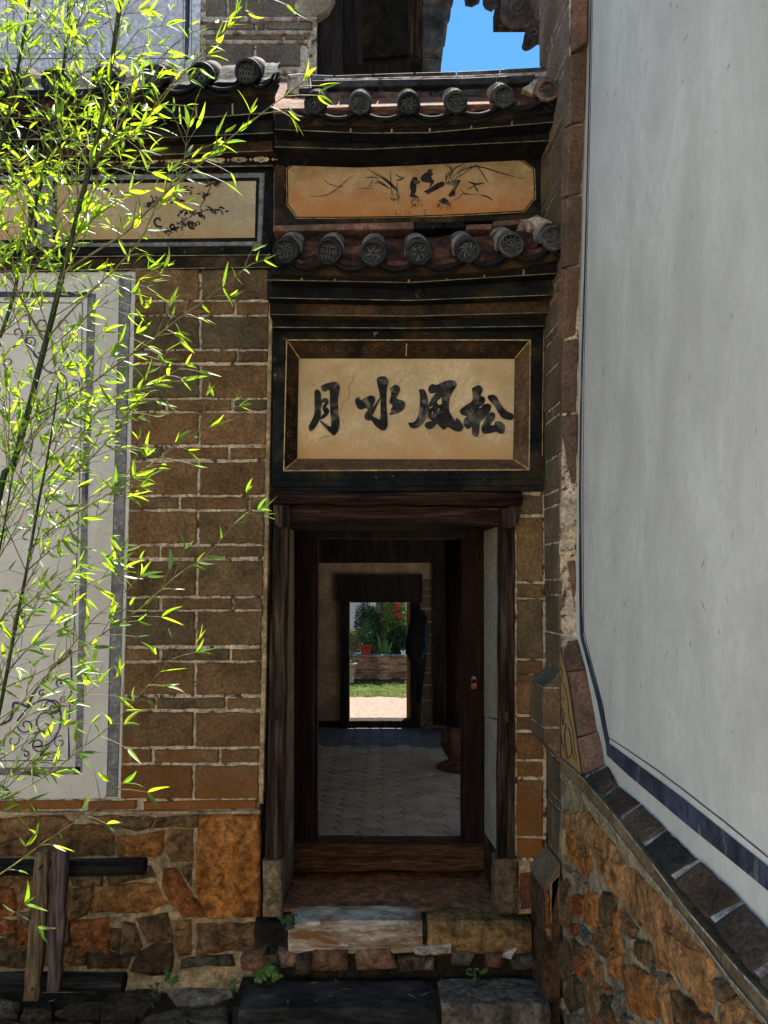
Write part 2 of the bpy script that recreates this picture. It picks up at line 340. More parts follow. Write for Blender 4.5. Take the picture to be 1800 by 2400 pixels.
def bcol(py, px=0):
    t = max(0, min(1, (py - 1560) / 330)) * random.uniform(.1, .5)
    b = random.choice([(.172,.104,.052), (.145,.094,.050), (.188,.108,.052), (.112,.084,.048), (.155,.090,.044)])
    o = (.20, .085, .03)
    t = min(.9, t)
    c = tuple(x * (1 - t) + y * t for x, y in zip(b, o))
    s = random.uniform(.85, 1.15)
    return tuple(x * s for x in c)
rows = [(632,701,1),(708,736,0),(742,817,1),(823,848,0),(856,931,1),(937,962,0),(969,1041,1),(1049,1075,0),(1084,1159,1),(1166,1193,0),(1200,1274,1),(1281,1306,0),
        (1315,1397,1),(1403,1429,0),(1434,1513,1),(1522,1548,0),(1555,1628,1),(1637,1662,0),(1671,1750,1),(1758,1788,0),(1796,1872,1)]
lx = lambda y: 318 - (y - 640) * .0285
rx = lambda y: 631 - (y - 640) * .0215
thin = [(391,551),(389,556),(390,545),(382,536),(420,583),(375,None),(376,545),(375,540),(365,530),(358,515),(360,520)]
ti = 0
random.seed(3)
for y0, y1, tall in rows:
    ym = (y0 + y1) / 2; a, b = lx(ym), rx(ym)
    xs = [a]
    if tall: xs.append(469 - max(0, ym - 900) * .017)
    else:
        t = thin[ti % len(thin)]; ti += 1
        xs += [q for q in t if q]
    xs.append(b)
    for i in range(len(xs) - 1):
        g2 = 3.4
        piece('brick', [(xs[i] + (g2 if i else 0), y0), (xs[i+1] - (g2 if i < len(xs) - 2 else 0), y0 - 1), (xs[i+1] - (g2 if i < len(xs) - 2 else 0) - .3, y1 - 1), (xs[i] + (g2 if i else 0) - .3, y1)],
              FW, random.uniform(-.001, .004), .06, M['brickwall'], gw, bcol(ym), bev=.005, jag=.0036, seg=.02)
# plaster arris between the pier and the door post
piece('plaster_arris', [(632,640),(641,640),(617,1885),(606,1885)], FW, -.002, .1, M['fillet'], gw, bev=.004, jag=.002, seg=.05)
# base course of flat bricks
for x0, x1, c in ((-260,-20,(.22,.09,.035)), (-14,192,(.26,.11,.04)), (206,318,(.15,.07,.035)), (336,600,(.24,.095,.03))):
    piece('brick', [(x0,1880),(x1,1877),(x1,1896),(x0,1900)], FW, .006, .08, M['brickwall'], gw, c, bev=.005, jag=.002)
piece('mortar_band', [(-300,1906),(610,1900),(611,1908),(-300,1914)], FW, .008, .08, M['rubblemortar'], gw, bev=.003, jag=.002)
# rubble stones of the foundation
z = lambda pts: L(pts, 2.37, 0, 1800)
O1, O2, O3, O4, O5 = (.48,.20,.055), (.38,.18,.065), (.28,.155,.07), (.33,.125,.045), (.20,.125,.065)
rub = [([(1110,278),(1430,272),(1432,830),(1150,835),(1088,680),(1098,340)],O1,.05), ([(875,290),(1092,272),(1082,325),(862,325)],O5,.03), ([(655,290),(700,278),(845,290),(825,330),(760,348),(690,335),(650,330)],O5,.03),
 ([(515,282),(650,278),(635,318),(600,330)],O3,.02), ([(-300,285),(0,290),(150,278),(340,272),(400,325),(550,330),(622,380),(628,490),(400,498),(-300,500)],O3,.07),
 ([(658,390),(740,388),(903,362),(898,440),(870,490),(662,496)],O1,.045), ([(945,362),(1062,358),(1062,518),(950,522),(928,480)],O3,.04), ([(905,570),(978,572),(1005,640),(1135,828),(1012,828),(952,760),(902,650)],O4,.045),
 ([(1012,572),(1052,550),(1052,640)],O5,.02), ([(592,600),(828,562),(848,608),(600,638)],O5,.03), ([(525,722),(600,658),(858,652),(918,758),(780,808),(500,812),(498,780)],O2,.06),
 ([(385,600),(553,602),(556,655),(400,648)],O5,.03), ([(370,684),(500,674),(508,720),(468,818),(362,858)],O3,.04), ([(392,862),(588,852),(598,1028),(480,1018),(398,990)],O4,.045),
 ([(684,872),(738,882),(776,1000),(738,1048),(684,1048)],O5,.03), ([(612,912),(653,912),(648,1018),(618,1008)],O5,.03), ([(762,852),(918,824),(946,960),(820,968),(782,900)],O5,.04),
 ([(978,872),(1048,862),(1046,1038),(992,1046),(972,950)],O3,.035), ([(1098,882),(1568,877),(1568,1008),(1300,1018),(1093,1045)],(.20,.115,.06),.05),
 ([(722,1140),(772,1042),(860,985),(948,992),(955,1060),(938,1138),(830,1158)],(.12,.08,.05),.05), ([(-60,682),(58,682),(78,760),(68,818),(-60,828)],O4,.04), ([(82,662),(178,642),(168,760),(102,788)],O3,.04),
 ([(102,822),(168,802),(158,878),(112,878)],(.2,.16,.11),.03), ([(-80,852),(78,862),(86,916),(-80,928)],O4,.03), ([(102,892),(158,902),(148,988),(102,988)],O4,.03), ([(-80,935),(80,935),(80,995),(-80,1000)],O3,.04),
 ([(-90,1012),(138,1012),(138,1108),(-90,1108)],O5,.04), ([(362,1012),(478,1022),(468,1098),(352,1108)],O2,.04), ([(492,1052),(600,1038),(706,1072),(698,1118),(482,1118)],O5,.04),
 ([(1012,1082),(1100,1062),(1278,1052),(1288,1098),(1012,1108)],(.12,.11,.08),.03), ([(160,600),(370,610),(355,670),(190,640)],O5,.03), ([(190,650),(355,680),(350,860),(180,860)],O3,.04), ([(170,880),(375,870),(385,995),(165,1000)],O5,.04),
 ([(-60,520),(150,520),(150,650),(-60,670)],O3,.04), ([(150,1010),(350,1012),(345,1108),(150,1108)],O3,.04), ([(-260,520),(-70,520),(-70,800),(-260,800)],O2,.04), ([(-260,815),(-95,815),(-95,1108),(-260,1108)],O3,.04)]
for pts, c, d in rub:
    s = random.uniform(.9, 1.1)
    piece('stone', z(pts), FW, .012, .06, M['stone'], gw, tuple(x * s for x in c), dome=d, rough=.008, jag=.006, seg=.04, bev=.010, grow=.009)

# white plaster panel with painted borders
piece('plaster_panel', [(-420,642),(319,636),(283,1872),(-420,1878)], FW, -.002, .08, M['plaster2'], gw, bev=.004, jag=.001)
def paint(name, mat, parent, pl, off, items):
    mb = MB(); f = lambda x, y, h: pl.pix(x, y, off)
    for it in items:
        if it[0] == 'r': ribbon(mb, it[1], it[2], f)
        else: polyfill(mb, it[1], f)
    return mb.build(name, mat, parent)
paint('painted_border', M['greyblue'], gw, FW, 0, [('r', [(294,645),(290,800),(277,1250),(268,1560),(262,1868)], [24,25,26,26,24]), ('r', [(215,688),(208,950),(200,1100),(196,1320),(190,1560),(184,1815)], [20,18,15,17,17,16]), ('r', [(-300,1812),(188,1806)], 18)])
paint('painted_line', M['blue'], gw, FW, .0012, [('r', [(281,645),(265,1250),(250,1868)], 1.6), ('r', [(307,645),(291,1250),(275,1868)], 1.6), ('r', [(-300,690),(214,690)], 13), ('r', [(204,1100),(202,1180)], [9,5]),
    ('r', [(-300,708),(195,710)], 2), ('r', [(193,710),(186,1150),(172,1510)], 1.8), ('r', [(-300,1786),(160,1782)], 2.2), ('r', [(166,1522),(168,1600),(160,1700),(162,1780)], [3,4,2,5])])
sc = []
def spiral(cx, cy, r, turns, a0, w, sq=1):
    n = int(16 * turns); return ('r', [(cx + r * (1 - .8 * k / n) * math.cos(a0 + sq * k / n * turns * 6.28), cy + r * (1 - .8 * k / n) * math.sin(a0 + sq * k / n * turns * 6.28)) for k in range(n + 1)], w)
sc.append(('r', smoothline([(166,1524),(150,1545),(120,1568),(112,1590),(90,1608),(76,1630),(64,1655),(50,1650),(32,1648),(30,1664),(22,1688),(-10,1702)]), 6))
for a in ((98,1625,9,1), (125,1660,22,1.3), (140,1600,10,1), (110,1690,30,1.1), (60,1700,20,1.2), (30,1735,22,1.2), (90,1745,18,1.2), (140,1740,16,1.2), (148,1640,9,1.3), (5,1760,14,1), (60,1768,9,1), (120,1770,9,1)):
    sc.append(spiral(*a, random.uniform(0, 6), random.choice([1.6, 2.4, 3.2]), random.choice([-1, 1])))
for a in ((70,800,14,1.2), (100,760,18,1.1), (150,760,16,1.1), (170,830,12,1.2), (140,860,14,1), (40,780,14,1), (175,900,12,1.2), (90,830,12,1), (20,850,16,1.1)):
    sc.append(spiral(*a, random.uniform(0, 6), random.choice([1.4, 2.0, 2.6]), random.choice([-1, 1])))
sc.append(('r', smoothline([(60,715),(70,760),(60,800),(90,840),(110,870),(150,880),(160,930),(185,950)]), 3))
sc.append(('r', smoothline([(40,1690),(70,1655),(110,1640),(140,1665),(138,1710),(112,1745),(80,1750)]), 4))
paint('painted_scroll', M['blue'], gw, FW, .0018, sc)

# courses and frieze of the left wall: each course runs past the picture edge
def course(parent, name, top, bot, off, thick, mat, joints=None, col=None, pl=None, gap=1.6, seg=.09):
    """top, bot: polylines (px) left to right; joints: x positions of the gaps"""
    def yat(line, x):
        for (x0, y0), (x1, y1) in zip(line, line[1:]):
            if x <= x1 or (x1, y1) == line[-1]: return y0 + (y1 - y0) * (x - x0) / (x1 - x0)
        return line[-1][1]
    xs = [top[0][0]] + list(joints or []) + [top[-1][0]]
    for i in range(len(xs) - 1):
        a, b = xs[i] + (gap if i else 0), xs[i + 1] - (gap if i < len(xs) - 2 else 0)
        k = max(1, int((b - a) / 60)); st = [a + (b - a) * q / k for q in range(k + 1)]
        pts = [(x, yat(top, x)) for x in st] + [(x, yat(bot, x)) for x in reversed(st)]
        piece(name, pts, pl or FW, off + random.uniform(0, .002), thick, mat, parent, col() if col else None, bev=.0035, jag=.0008, seg=seg)
        if i and joints and name == 'brick': paint('joint_mortar', M['fillet'], parent, pl or FW, off - .0005, [('r', [(xs[i], yat(top, xs[i]) + 2), (xs[i], yat(bot, xs[i]) - 1)], 3.6)])
bl = lambda: (.010, .010, .011)
course(gw, 'course_moulding', [(-420,618),(300,604),(634,598)], [(-420,645),(300,630),(634,625)], .012, .08, M['brownband'])
course(gw, 'course_moulding', [(-420,592),(634,577)], [(-420,608),(300,596),(634,594)], .02, .09, M['black'])
paint('edge_line', M['edge'], gw, FW, .032, [('r', [(-420,610),(300,600),(634,597)], 2.2), ('r', [(-420,642),(300,631),(634,626)], 2.2)])
# painted frames and panels
paint('frame_paint', M['black'], gw, FW, -.009, [('p', [(-420,395),(640,387),(636,600),(-420,604)])])
piece('panel_frame', [(86,411),(620,403),(613,575),(86,578)], FW, -.002, .03, M['greyblue'], gw, bev=.006, jag=.0006)
piece('panel_frame', [(-420,414),(118-38,411),(118-38,578),(-420,582)], FW, -.002, .03, M['greyblue'], gw, bev=.006, jag=.0006)
paint('frame_inner_line', M['black'], gw, FW, .0, [('p', [(124,424),(608,416),(603,566),(124,570)]), ('p', [(-420,428),(72,424),(72,570),(-420,572)])])  # black line painted inside the grey frame
paint('frieze_panel', M['frieze'], gw, FW, .0012, [('p', [(133,433),(600,424),(597,557),(133,562)]), ('p', [(-420,437),(66,433),(66,562),(-420,564)])])
# bamboo and rock painting
random.seed(8); it = []
def pleaf(x, y, a, l, w): it.append(('r', [(x, y), (x + math.cos(a) * l * .4, y + math.sin(a) * l * .4), (x + math.cos(a) * l, y + math.sin(a) * l)], [w * .4, w, .2]))
it.append(('r', smoothline([(468,488),(480,465),(492,440),(496,428)]), 2.2)); it.append(('r', smoothline([(430,520),(455,502),(490,492),(515,490)]), 2))
for cx, cy, n, l in ((500,428,10,24), (480,455,8,18), (500,494,9,22), (470,500,8,18), (440,442,8,16), (415,470,10,15), (520,492,5,14), (250,445,7,16)):
    for k in range(n): pleaf(cx + random.uniform(-9, 9), cy + random.uniform(-5, 5), random.uniform(-.3, 1.5) if k % 3 else random.uniform(2.6, 4.2), random.uniform(.6, 1) * l, 4.2)
for k in range(120):
    a = random.random() * 6.28; cx, cy, rx_, ry_ = random.choice([(365,470,32,12), (440,500,22,16), (430,525,30,14), (395,540,26,9), (350,480,14,9)])
    x, y = cx + math.cos(a) * rx_ * random.random(), cy + math.sin(a) * ry_ * random.random(); pleaf(x, y, random.random() * 6.28, random.uniform(4, 10), random.uniform(3, 6.5))
for cx, cy, r in ((372,518,15), (450,525,12), (405,530,9)): it.append(spiral(cx, cy, r, .8, 1, 5))
for x, y in ((445,522),(455,528),(465,524)): it.append(spiral(x, y, 7, 1, 2, 3))
for k in range(70): pleaf(random.uniform(320, 470), random.uniform(540, 556), random.random() * 6, 3, 1.2)
paint('ink_painting', M['ink'], gw, FW, .0025, it)
# bands over the frieze
course(gw, 'band', [(-420,367),(640,352)], [(-420,400),(300,396),(640,389)], .03, .09, M['black'])
it = []
random.seed(4)
for k in range(18):
    x = 640 - 28 - k * 52; y = 373 + (640 - x) * .012
    it.append(('p', [(x - 20, y), (x - 14, y - 5), (x - 7, y - 5), (x, y - 9), (x + 7, y - 5), (x + 14, y - 5), (x + 20, y), (x + 14, y + 5), (x + 7, y + 5), (x, y + 8), (x - 7, y + 5), (x - 14, y + 5)]))
    it.append(('p', [(x + 24, y), (x + 27, y - 4), (x + 31, y), (x + 27, y + 4)]))
paint('cloud_motif', M['motif'], gw, FW, .034, it)
paint('motif_eye', M['black'], gw, FW, .0355, [spiral(640 - 28 - k * 52, 373 + (28 + k * 52) * .012, 4, .8, 0, 1.6) for k in range(18)])
course(gw, 'band', [(-420,320),(300,322),(640,310)], [(-420,372),(300,366),(640,354)], .08, .14, M['brownband'])
course(gw, 'band', [(-420,272),(300,278),(640,262)], [(-420,330),(300,327),(640,311)], .15, .2, M['black'])
course(gw, 'brick', [(-420,235),(300,240),(640,205)], [(-420,274),(300,280),(500,275),(638,263)], .21, .3, M['tile'], joints=[-300,-180,-70,45,120,260,460,545], col=bl)
paint('edge_line', M['edge'], gw, FW, .0345, [('r', [(-420,398),(300,394),(640,388)], 2)])
paint('edge_line', M['edge'], gw, FW, .0845, [('r', [(-420,370),(300,365),(640,353)], 2)])
paint('edge_line', M['edge'], gw, FW, .1545, [('r', [(-420,329),(300,326),(640,311)], 2)])
paint('edge_line', M['edge'], gw, FW, .2145, [('r', [(-420,273),(300,279),(500,274),(636,263)], 2.2)])

# ------------------------------------------------------------------ eaves: barrel tiles with stamped end discs
def disc_mesh(style, r):
    mb = MB(); n = 22; th = .022 / .062 * r
    rings = [(r * .97, th), (r, th * .6), (r, .002), (r * .93, 0), (r * .80, 0), (r * .77, .006), (0, .006)]
    vs = []; fs = []
    for k, (rr, y) in enumerate(rings[:-1]):
        for i in range(n):
            w = rr * (1 + (.035 * math.cos(i * 11) if k in (1, 2, 3) else 0))
            vs.append(Vector((math.cos(6.283 * i / n) * w, y, math.sin(6.283 * i / n) * w)))
    m = len(rings) - 1
    for k in range(m - 1):
        for i in range(n): fs.append((k * n + i, k * n + (i + 1) % n, (k + 1) * n + (i + 1) % n, (k + 1) * n + i))
    fs.append(tuple((m - 1) * n + i for i in range(n))); fs.append(tuple(range(n - 1, -1, -1)))
    mb.add(vs, fs)
    f = lambda x, y, h: Vector((x * r, .006 - h, y * r))
    H = .010; s = []
    if style == 'swirl':
        for k in range(8):
            a = k * .785; s.append(([(math.cos(a + t * 1.1) * (.12 + .62 * t), math.sin(a + t * 1.1) * (.12 + .62 * t)) for t in (0, .3, .6, .85, 1)], [.06, .12, .15, .12, .05]))
    elif style == 'shou':
        for q in (-1, 1):
            s += [([(q*.1, -.7), (q*.1, .7)], .08), ([(q*.1, .42), (q*.58, .42), (q*.58, .16), (q*.28, .16)], .07), ([(q*.1, -.42), (q*.58, -.42), (q*.58, -.16), (q*.28, -.16)], .07), ([(q*.14, 0), (q*.68, 0)], .07), ([(q*.28, .65), (q*.5, .56)], .07), ([(q*.28, -.65), (q*.5, -.56)], .07)]
    elif style == 'cross':
        s += [([(0, -.3), (0, .3)], .15), ([(-.3, 0), (.3, 0)], .15), ([(.48 * math.cos(t * .524), .48 * math.sin(t * .524)) for t in range(13)], .07)]
        for k in range(12): a = k * .524; s.append(([(.6 * math.cos(a), .6 * math.sin(a)), (.74 * math.cos(a), .74 * math.sin(a))], .1))
    else:
        for k in range(6): a = k * 1.047; s.append(([(.14 * math.cos(a), .14 * math.sin(a)), (.4 * math.cos(a + .2), .4 * math.sin(a + .2)), (.62 * math.cos(a), .62 * math.sin(a))], [.1, .24, .06]))
        s.append(([(.68 * math.cos(t * .524), .68 * math.sin(t * .524)) for t in range(13)], .06))
    nb = len(mb.f)
    for pts, w in s: ribbon(mb, pts, w, f, H)
    me = bpy.data.meshes.new('end_disc'); me.from_pydata(mb.v, [], mb.f); me.materials.append(M['tile']); me.materials.append(M['tilerelief'])
    me.polygons.foreach_set('material_index', [0] * nb + [1] * (len(mb.f) - nb)); me.update()
    return me
DISC = {}
def half_tube(mb, C, A, r0, r1, L0, L1, a0=-.35, a1=3.49, n=12, th=.012, rag=0.0):
    """open barrel along axis A, from distance L0 to L1"""
    A = A.normalized(); X = Vector((1, 0, 0)); X = (X - A * X.dot(A)).normalized(); W = X.cross(A).normalized()
    if W.z < 0: W = -W
    vs = []
    for Ld, rr in ((L0, r0), (L1, r1)):
        for rad in (rr, rr - th):
            for i in range(n + 1):
                t = a0 + (a1 - a0) * i / n; jj = random.uniform(-rag, rag) if Ld == L0 else 0
                vs.append(C + A * (Ld + jj) + X * math.cos(t) * rad + W * math.sin(t) * rad)
    m = n + 1; fs = []
    for i in range(n): fs += [(i, i + 1, 2 * m + i + 1, 2 * m + i), (m + i, 3 * m + i, 3 * m + i + 1, m + i + 1), (i, m + i, m + i + 1, i + 1)]
    fs += [(0, 2 * m, 3 * m, m), (n, m + n, 3 * m + n, 2 * m + n)]
    mb.add(vs, fs)
def eave(parent, discs, Yf, Lx, slope, bed=True, hoodat=.1, xleft=None, xright=None, exl=1.0, exr=1.0, bedmat=None):
    A = Vector((0, math.cos(slope), math.sin(slope))); Cs = []
    for px, py, rp, style, col in discs:
        C = P(px, py, Yf); r = rp * Yf / F; Cs.append((C, r))
        mb = MB(); half_tube(mb, C + Vector((0, .012, 0)), A, r * 1.04, r * 1.0, 0, Lx, n=22)
        bt = mb.build('barrel_tile', M['tile'], parent, color=col, smooth=True, loc=C.copy())
        key = (style, round(r, 4))
        if key not in DISC: DISC[key] = disc_mesh(style, r)
        d = link('end_disc', DISC[key], None, bt, C, col); d.rotation_euler = (R(-6), R(random.uniform(-25, 25)), R(random.uniform(-3, 3)))
        if hoodat < 1:
            mb = MB(); half_tube(mb, C + Vector((0, .012, -.006)), A, r * 1.10, r * 1.14, hoodat + .03, Lx, -.5, 3.64, 22, rag=.001)
            mb.build('lime_hood', M['hood2'], parent, smooth=True)
            mb = MB(); half_tube(mb, C + Vector((0, .012, -.003)), A, r * 1.085, r * 1.08, .035, .085, -.3, 3.44, rag=.002); mb.build('overlapping_tile', M['tile'], parent, color=col, smooth=True)
    pitch = (Cs[-1][0] - Cs[0][0]).length / (len(Cs) - 1) if len(Cs) > 1 else .22
    ends = [Cs[0][0] - (Cs[1][0] - Cs[0][0]) * exl] + [c for c, r in Cs] + [Cs[-1][0] + (Cs[-1][0] - Cs[-2][0]) * exr]
    r = Cs[0][1]
    lo = 0 if xleft is None else 1; hi = len(ends) - 1 if xright is None else len(ends) - 2
    for i in range(lo, hi):
        a, b = ends[i], ends[i + 1]; mid = (a + b) / 2; w = (b - a).length / 2
        for lay, (dy, dz, s) in enumerate(((.02, 0, 1), (.045, -.016, 1.0))):
            vs = []; n = 12; th = .016
            for Ld in (0, Lx):
                for t2 in (0, -th):
                    for k in range(n + 1):
                        u = -1 + 2 * k / n; p = a.lerp(b, (u * .98 + 1) / 2)
                        vs.append(p + A * Ld + Vector((0, dy, -r * .15 - r * .92 * (1 - abs(u) ** 2.2) + dz + t2)))
            m = n + 1; fs = []
            for k in range(n): fs += [(k, 2 * m + k, 2 * m + k + 1, k + 1), (m + k, m + k + 1, 3 * m + k + 1, 3 * m + k), (k, k + 1, m + k + 1, m + k)]
            mobj('pan_tile', vs, fs, M['tile'], parent, color=(.014, .015, .017), smooth=True)
    if bed:
        vs = []; sub = []
        for a, b in zip(ends, ends[1:]): sub += [a.lerp(b, q / 6) for q in range(6)]
        sub.append(ends[-1]); n = len(sub); rows_ = ((.04, -.95), (.045, -.6), (.12, -.45), (.15, -.1), (.18, .3), (.22, .6), (Lx, .75))
        for Ld, dz in rows_:
            for e in sub: vs.append(e + A * (Ld + random.uniform(-.006, .006)) + Vector((0, .02, r * (dz + random.uniform(-.10, .10)))))
        fs = [(j * n + i, j * n + i + 1, (j + 1) * n + i + 1, (j + 1) * n + i) for j in range(len(rows_) - 1) for i in range(n - 1)]
        mobj('bedding', vs, fs, bedmat or M['terra'], parent)
        vs = []; n = len(ends)     # lime packing under the pans
        for dy, dz in ((.06, -.5), (.06, -1.5), (.35, -1.5)):
            for e in ends: vs.append(e + Vector((0, dy, r * dz)))
        fs = [(j * n + i, j * n + i + 1, (j + 1) * n + i + 1, (j + 1) * n + i) for j in (0, 1) for i in range(n - 1)]
        mobj('lime_packing', vs, fs, M['brownband'], parent)
K1, K2, K3 = (.035, .037, .04), (.055, .058, .06), (.10, .105, .10)
eave(gw, [(-424,205,28,'shou',K1), (-316,202,28,'swirl',K1), (-208,198,28,'shou',K1), (-100,195,28,'flower',K1), (8,190,28,'shou',K1), (122,190,28,'swirl',K1), (240,186,28,'cross',K1), (360,180,28,'flower',K1), (468,175,28,'flower',K1), (578,167,29,'shou',K1)], 3.68, .34, R(37), hoodat=.07, exr=.55, bedmat=M['black'])
# ------------------------------------------------------------------ gateway with its two eaves and the inscription
gt = thing('gateway', 'narrow brick gateway with two tiled eaves above a dark wooden doorway', 'gateway', (.13, 4.0, 0))
def quadbox(name, pts, Yf, thick, mat, parent, color=None, **k):
    return piece(name, pts, front(Yf), 0, thick, mat, parent, color, **k)
# masonry cores: above the door, right of the door
mbk = lambda name, pts, Y, th, mat: quadbox(name, pts, Y, th, mat, gt, bev=.002, jag=0, seg=9)
mbk('masonry_core', [(640,1165),(1279,1165),(1279,1110),(640,1110)], 4.03, .42, M['lime'])
mbk('masonry_core', [(1206,1150),(1281,1150),(1281,2020),(1206,2020)], 4.012, .5, M['lime'])
mbk('masonry_core', [(641,205),(1300,205),(1281,530),(641,530)], 4.012, .4, M['ledge'])
mbk('masonry_core', [(641,530),(1281,530),(1281,800),(641,800)], 4.012, .4, M['black'])
# strip of bricks right of the door
random.seed(21)
for y0, y1 in ((1160,1204),(1212,1362),(1368,1400),(1404,1543),(1548,1579),(1582,1674),(1681,1710),(1718,1779),(1786,1820),(1829,1960),(1967,2010)):
    quadbox('brick', [(1212,y0),(1272,y0+1),(1273,y1+1),(1212,y1)], 4.0, .06, M['brickwall'], gt, bcol(y0 + 60), bev=.005, jag=.0028, seg=.03)
# inscription: black frame, splayed brown border, cream field
def frame4(name, out, inn, Yo, Yi, mat, th=.05, names=None):
    for i in range(4):
        a, b, c, d = out[i], out[(i + 1) % 4], inn[(i + 1) % 4], inn[i]
        v = [P(*a, Yo), P(*b, Yo), P(*c, Yi), P(*d, Yi)]
        mb = MB(); mb.add(*hexa(v + [q + Vector((0, th, 0)) for q in v])); mb.build(name, mat[i] if isinstance(mat, list) else mat, gt)
o1 = [(641,766),(1279,764),(1276,1122),(638,1124)]; o2 = [(672,798),(1243,798),(1240,1100),(665,1102)]; o3 = [(700,839),(1207,840),(1203,1077),(696,1075)]
frame4('black_frame', o1, o2, 3.97, 3.97, M['black'], .07)
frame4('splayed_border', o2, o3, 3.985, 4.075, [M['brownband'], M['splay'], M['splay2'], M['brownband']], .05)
quadbox('inscription_panel', [(696,835),(1211,836),(1207,1081),(692,1079)], 4.085, .03, M['cream'], gt, bev=.001, jag=0)
IP = front(4.08)
paint('gold_line', M['gold'], gt, front(3.968), 0, [('r', [(672,797),(1244,797)], 3), ('r', [(1243,797),(1240,1101)], 2.6), ('r', [(1241,1101),(665,1103)], 3), ('r', [(665,1103),(672,797)], 2.6), ('r', [(650,768),(1274,766),(1271,1070)], 2)])
paint('mitre_line', M['gold'], gt, front(3.982), 0, [('r', [(953,805),(952,834)], 2.5)])
for a, b in (((674,799), (702,840)), ((1241,799), (1206,841)), ((1239,1099), (1202,1076)), ((667,1101), (697,1075))):
    mb = MB(); tube(mb, [P(*a, 3.98), P(*b, 4.07)], .004, 5); mb.build('mitre_bead', M['gold'], gt)
# relief scrolls of the splayed border
it = MB(); random.seed(2)
def splay(x, y, h):
    t = 0
    if x > 1207: t = (1243 - x) / 36
    elif x < 698: t = (x - 668) / 30
    elif y > 1077: t = (1101 - y) / 25
    else: t = (y - 798) / 41
    return P(x, y, 3.985 + .09 * max(0, min(1, t)) - .003 - h)
for k in range(9):
    for (cx, cy) in ((1224, 862 + k * 26), (683, 862 + k * 26)):
        s = spiral(cx + (4 if k % 2 else -4), cy, 8, 1, k, 2.2, 1 if k % 2 else -1); ribbon(it, s[1], 2.2, splay, .003)
for k in range(16):
    s = spiral(725 + k * 31, 1089, 7, 1, k * 2, 2, 1 if k % 2 else -1); ribbon(it, s[1], 2, splay, .003)
    s = spiral(730 + k * 31, 818, 8, 1, k * 2, 2, 1 if k % 2 else -1); ribbon(it, s[1], 2, splay, .003)
stuff(it.build('scroll_relief', M['splay'], gt))
# the four characters
A = lambda pts: L(pts, 6.144, 690, 830)
B = lambda pts: L(pts, 5.925, 940, 830)
def char(polys):
    mb = MB()
    for i, pts in enumerate(polys): polyfill(mb, smooth_poly(pts), lambda x, y, h, i=i: IP.pix(x, y, .0008 + .0005 * i))
    return mb.build('painted_character', M['ink'], gt)
def smooth_poly(pts):
    out = []; n = len(pts)
    for i in range(n):
        a, b = pts[i], pts[(i + 1) % n]
        out += [(a[0] * .78 + b[0] * .22, a[1] * .78 + b[1] * .22), (a[0] * .22 + b[0] * .78, a[1] * .22 + b[1] * .78)]
    return out
char([A([(285,540),(310,505),(350,510),(385,560),(385,640),(390,700),(400,720),(375,800),(385,830),(375,930),(330,1010),(290,1080),(235,1118),(200,1085),(210,1020),(250,950),(285,870),(290,700)]),
      A([(372,462),(430,430),(560,395),(615,400),(660,465),(640,560),(625,650),(635,850),(655,990),(640,1100),(572,1185),(510,1130),(450,1070),(370,975),(365,945),(460,1010),(530,1060),(525,900),(510,800),(510,540),(495,510),(440,545),(395,520)]),
      A([(390,650),(440,625),(490,650),(497,700),(450,765),(490,780),(505,830),(470,890),(420,925),(370,945),(345,940),(400,880),(430,840),(405,800),(400,755),(430,720),(440,700),(410,690),(385,720)])])
char([A([(870,660),(900,620),(945,618),(950,670),(1040,610),(1110,590),(1160,610),(1170,670),(1130,740),(1140,800),(1110,880),(1200,930),(1240,945),(1240,700),(1225,560),(1185,400),(1190,340),(1240,318),(1310,318),(1355,370),(1360,420),(1330,490),(1325,700),(1340,900),(1345,1030),(1310,1095),(1270,1105),(1215,1075),(1150,1020),(1110,950),(1060,960),(1005,930),(1010,860),(1060,810),(1040,770),(960,805),(910,780),(880,720)]),
      A([(1110,800),(1230,615),(1240,625),(1180,770),(1130,880),(1090,870)]),
      A([(1360,515),(1395,470),(1440,438),(1490,445),(1525,490),(1515,550),(1460,640),(1520,655),(1580,680),(1600,730),(1570,800),(1500,850),(1430,865),(1355,882),(1400,820),(1380,800),(1420,740),(1375,710),(1362,670),(1385,630),(1395,520)])])
char([B([(240,490),(300,480),(340,510),(370,600),(378,720),(360,820),(360,870),(320,950),(240,1020),(170,1038),(125,1015),(95,945),(150,955),(200,930),(240,850),(260,720),(262,560)]),
      B([(370,490),(395,435),(440,410),(490,430),(560,390),(680,355),(750,370),(778,410),(770,450),(720,520),(680,610),(665,700),(665,800),(720,880),(760,940),(755,880),(800,900),(875,1000),(850,1060),(800,1080),(730,1060),(650,1005),(590,1060),(540,1010),(500,960),(440,1035),(370,1045),(325,1000),(335,950),(440,920),(400,905),(360,860),(380,700),(430,600),(490,530),(440,550),(395,545)])])
char([B([(980,475),(1020,450),(1080,425),(1130,460),(1135,510),(1100,580),(1150,590),(1175,630),(1150,690),(1100,720),(1180,685),(1240,690),(1255,730),(1240,790),(1170,890),(1100,935),(1090,1000),(1085,1100),(1060,1150),(1020,1150),(980,1110),(985,1000),(935,1048),(880,1010),(860,950),(880,890),(925,860),(860,855),(815,820),(815,770),(900,710),(995,650),(990,560)]),
      B([(1195,590),(1215,570),(1280,560),(1335,590),(1350,640),(1420,750),(1480,800),(1560,830),(1570,880),(1530,920),(1430,905),(1370,850),(1300,720),(1220,640)]),
      B([(1110,1030),(1150,930),(1200,840),(1240,805),(1290,805),(1312,850),(1300,900),(1225,990),(1300,985),(1295,950),(1340,925),(1400,940),(1440,990),(1445,1060),(1420,1108),(1370,1105),(1320,1075),(1230,1100),(1160,1110),(1120,1080)])])
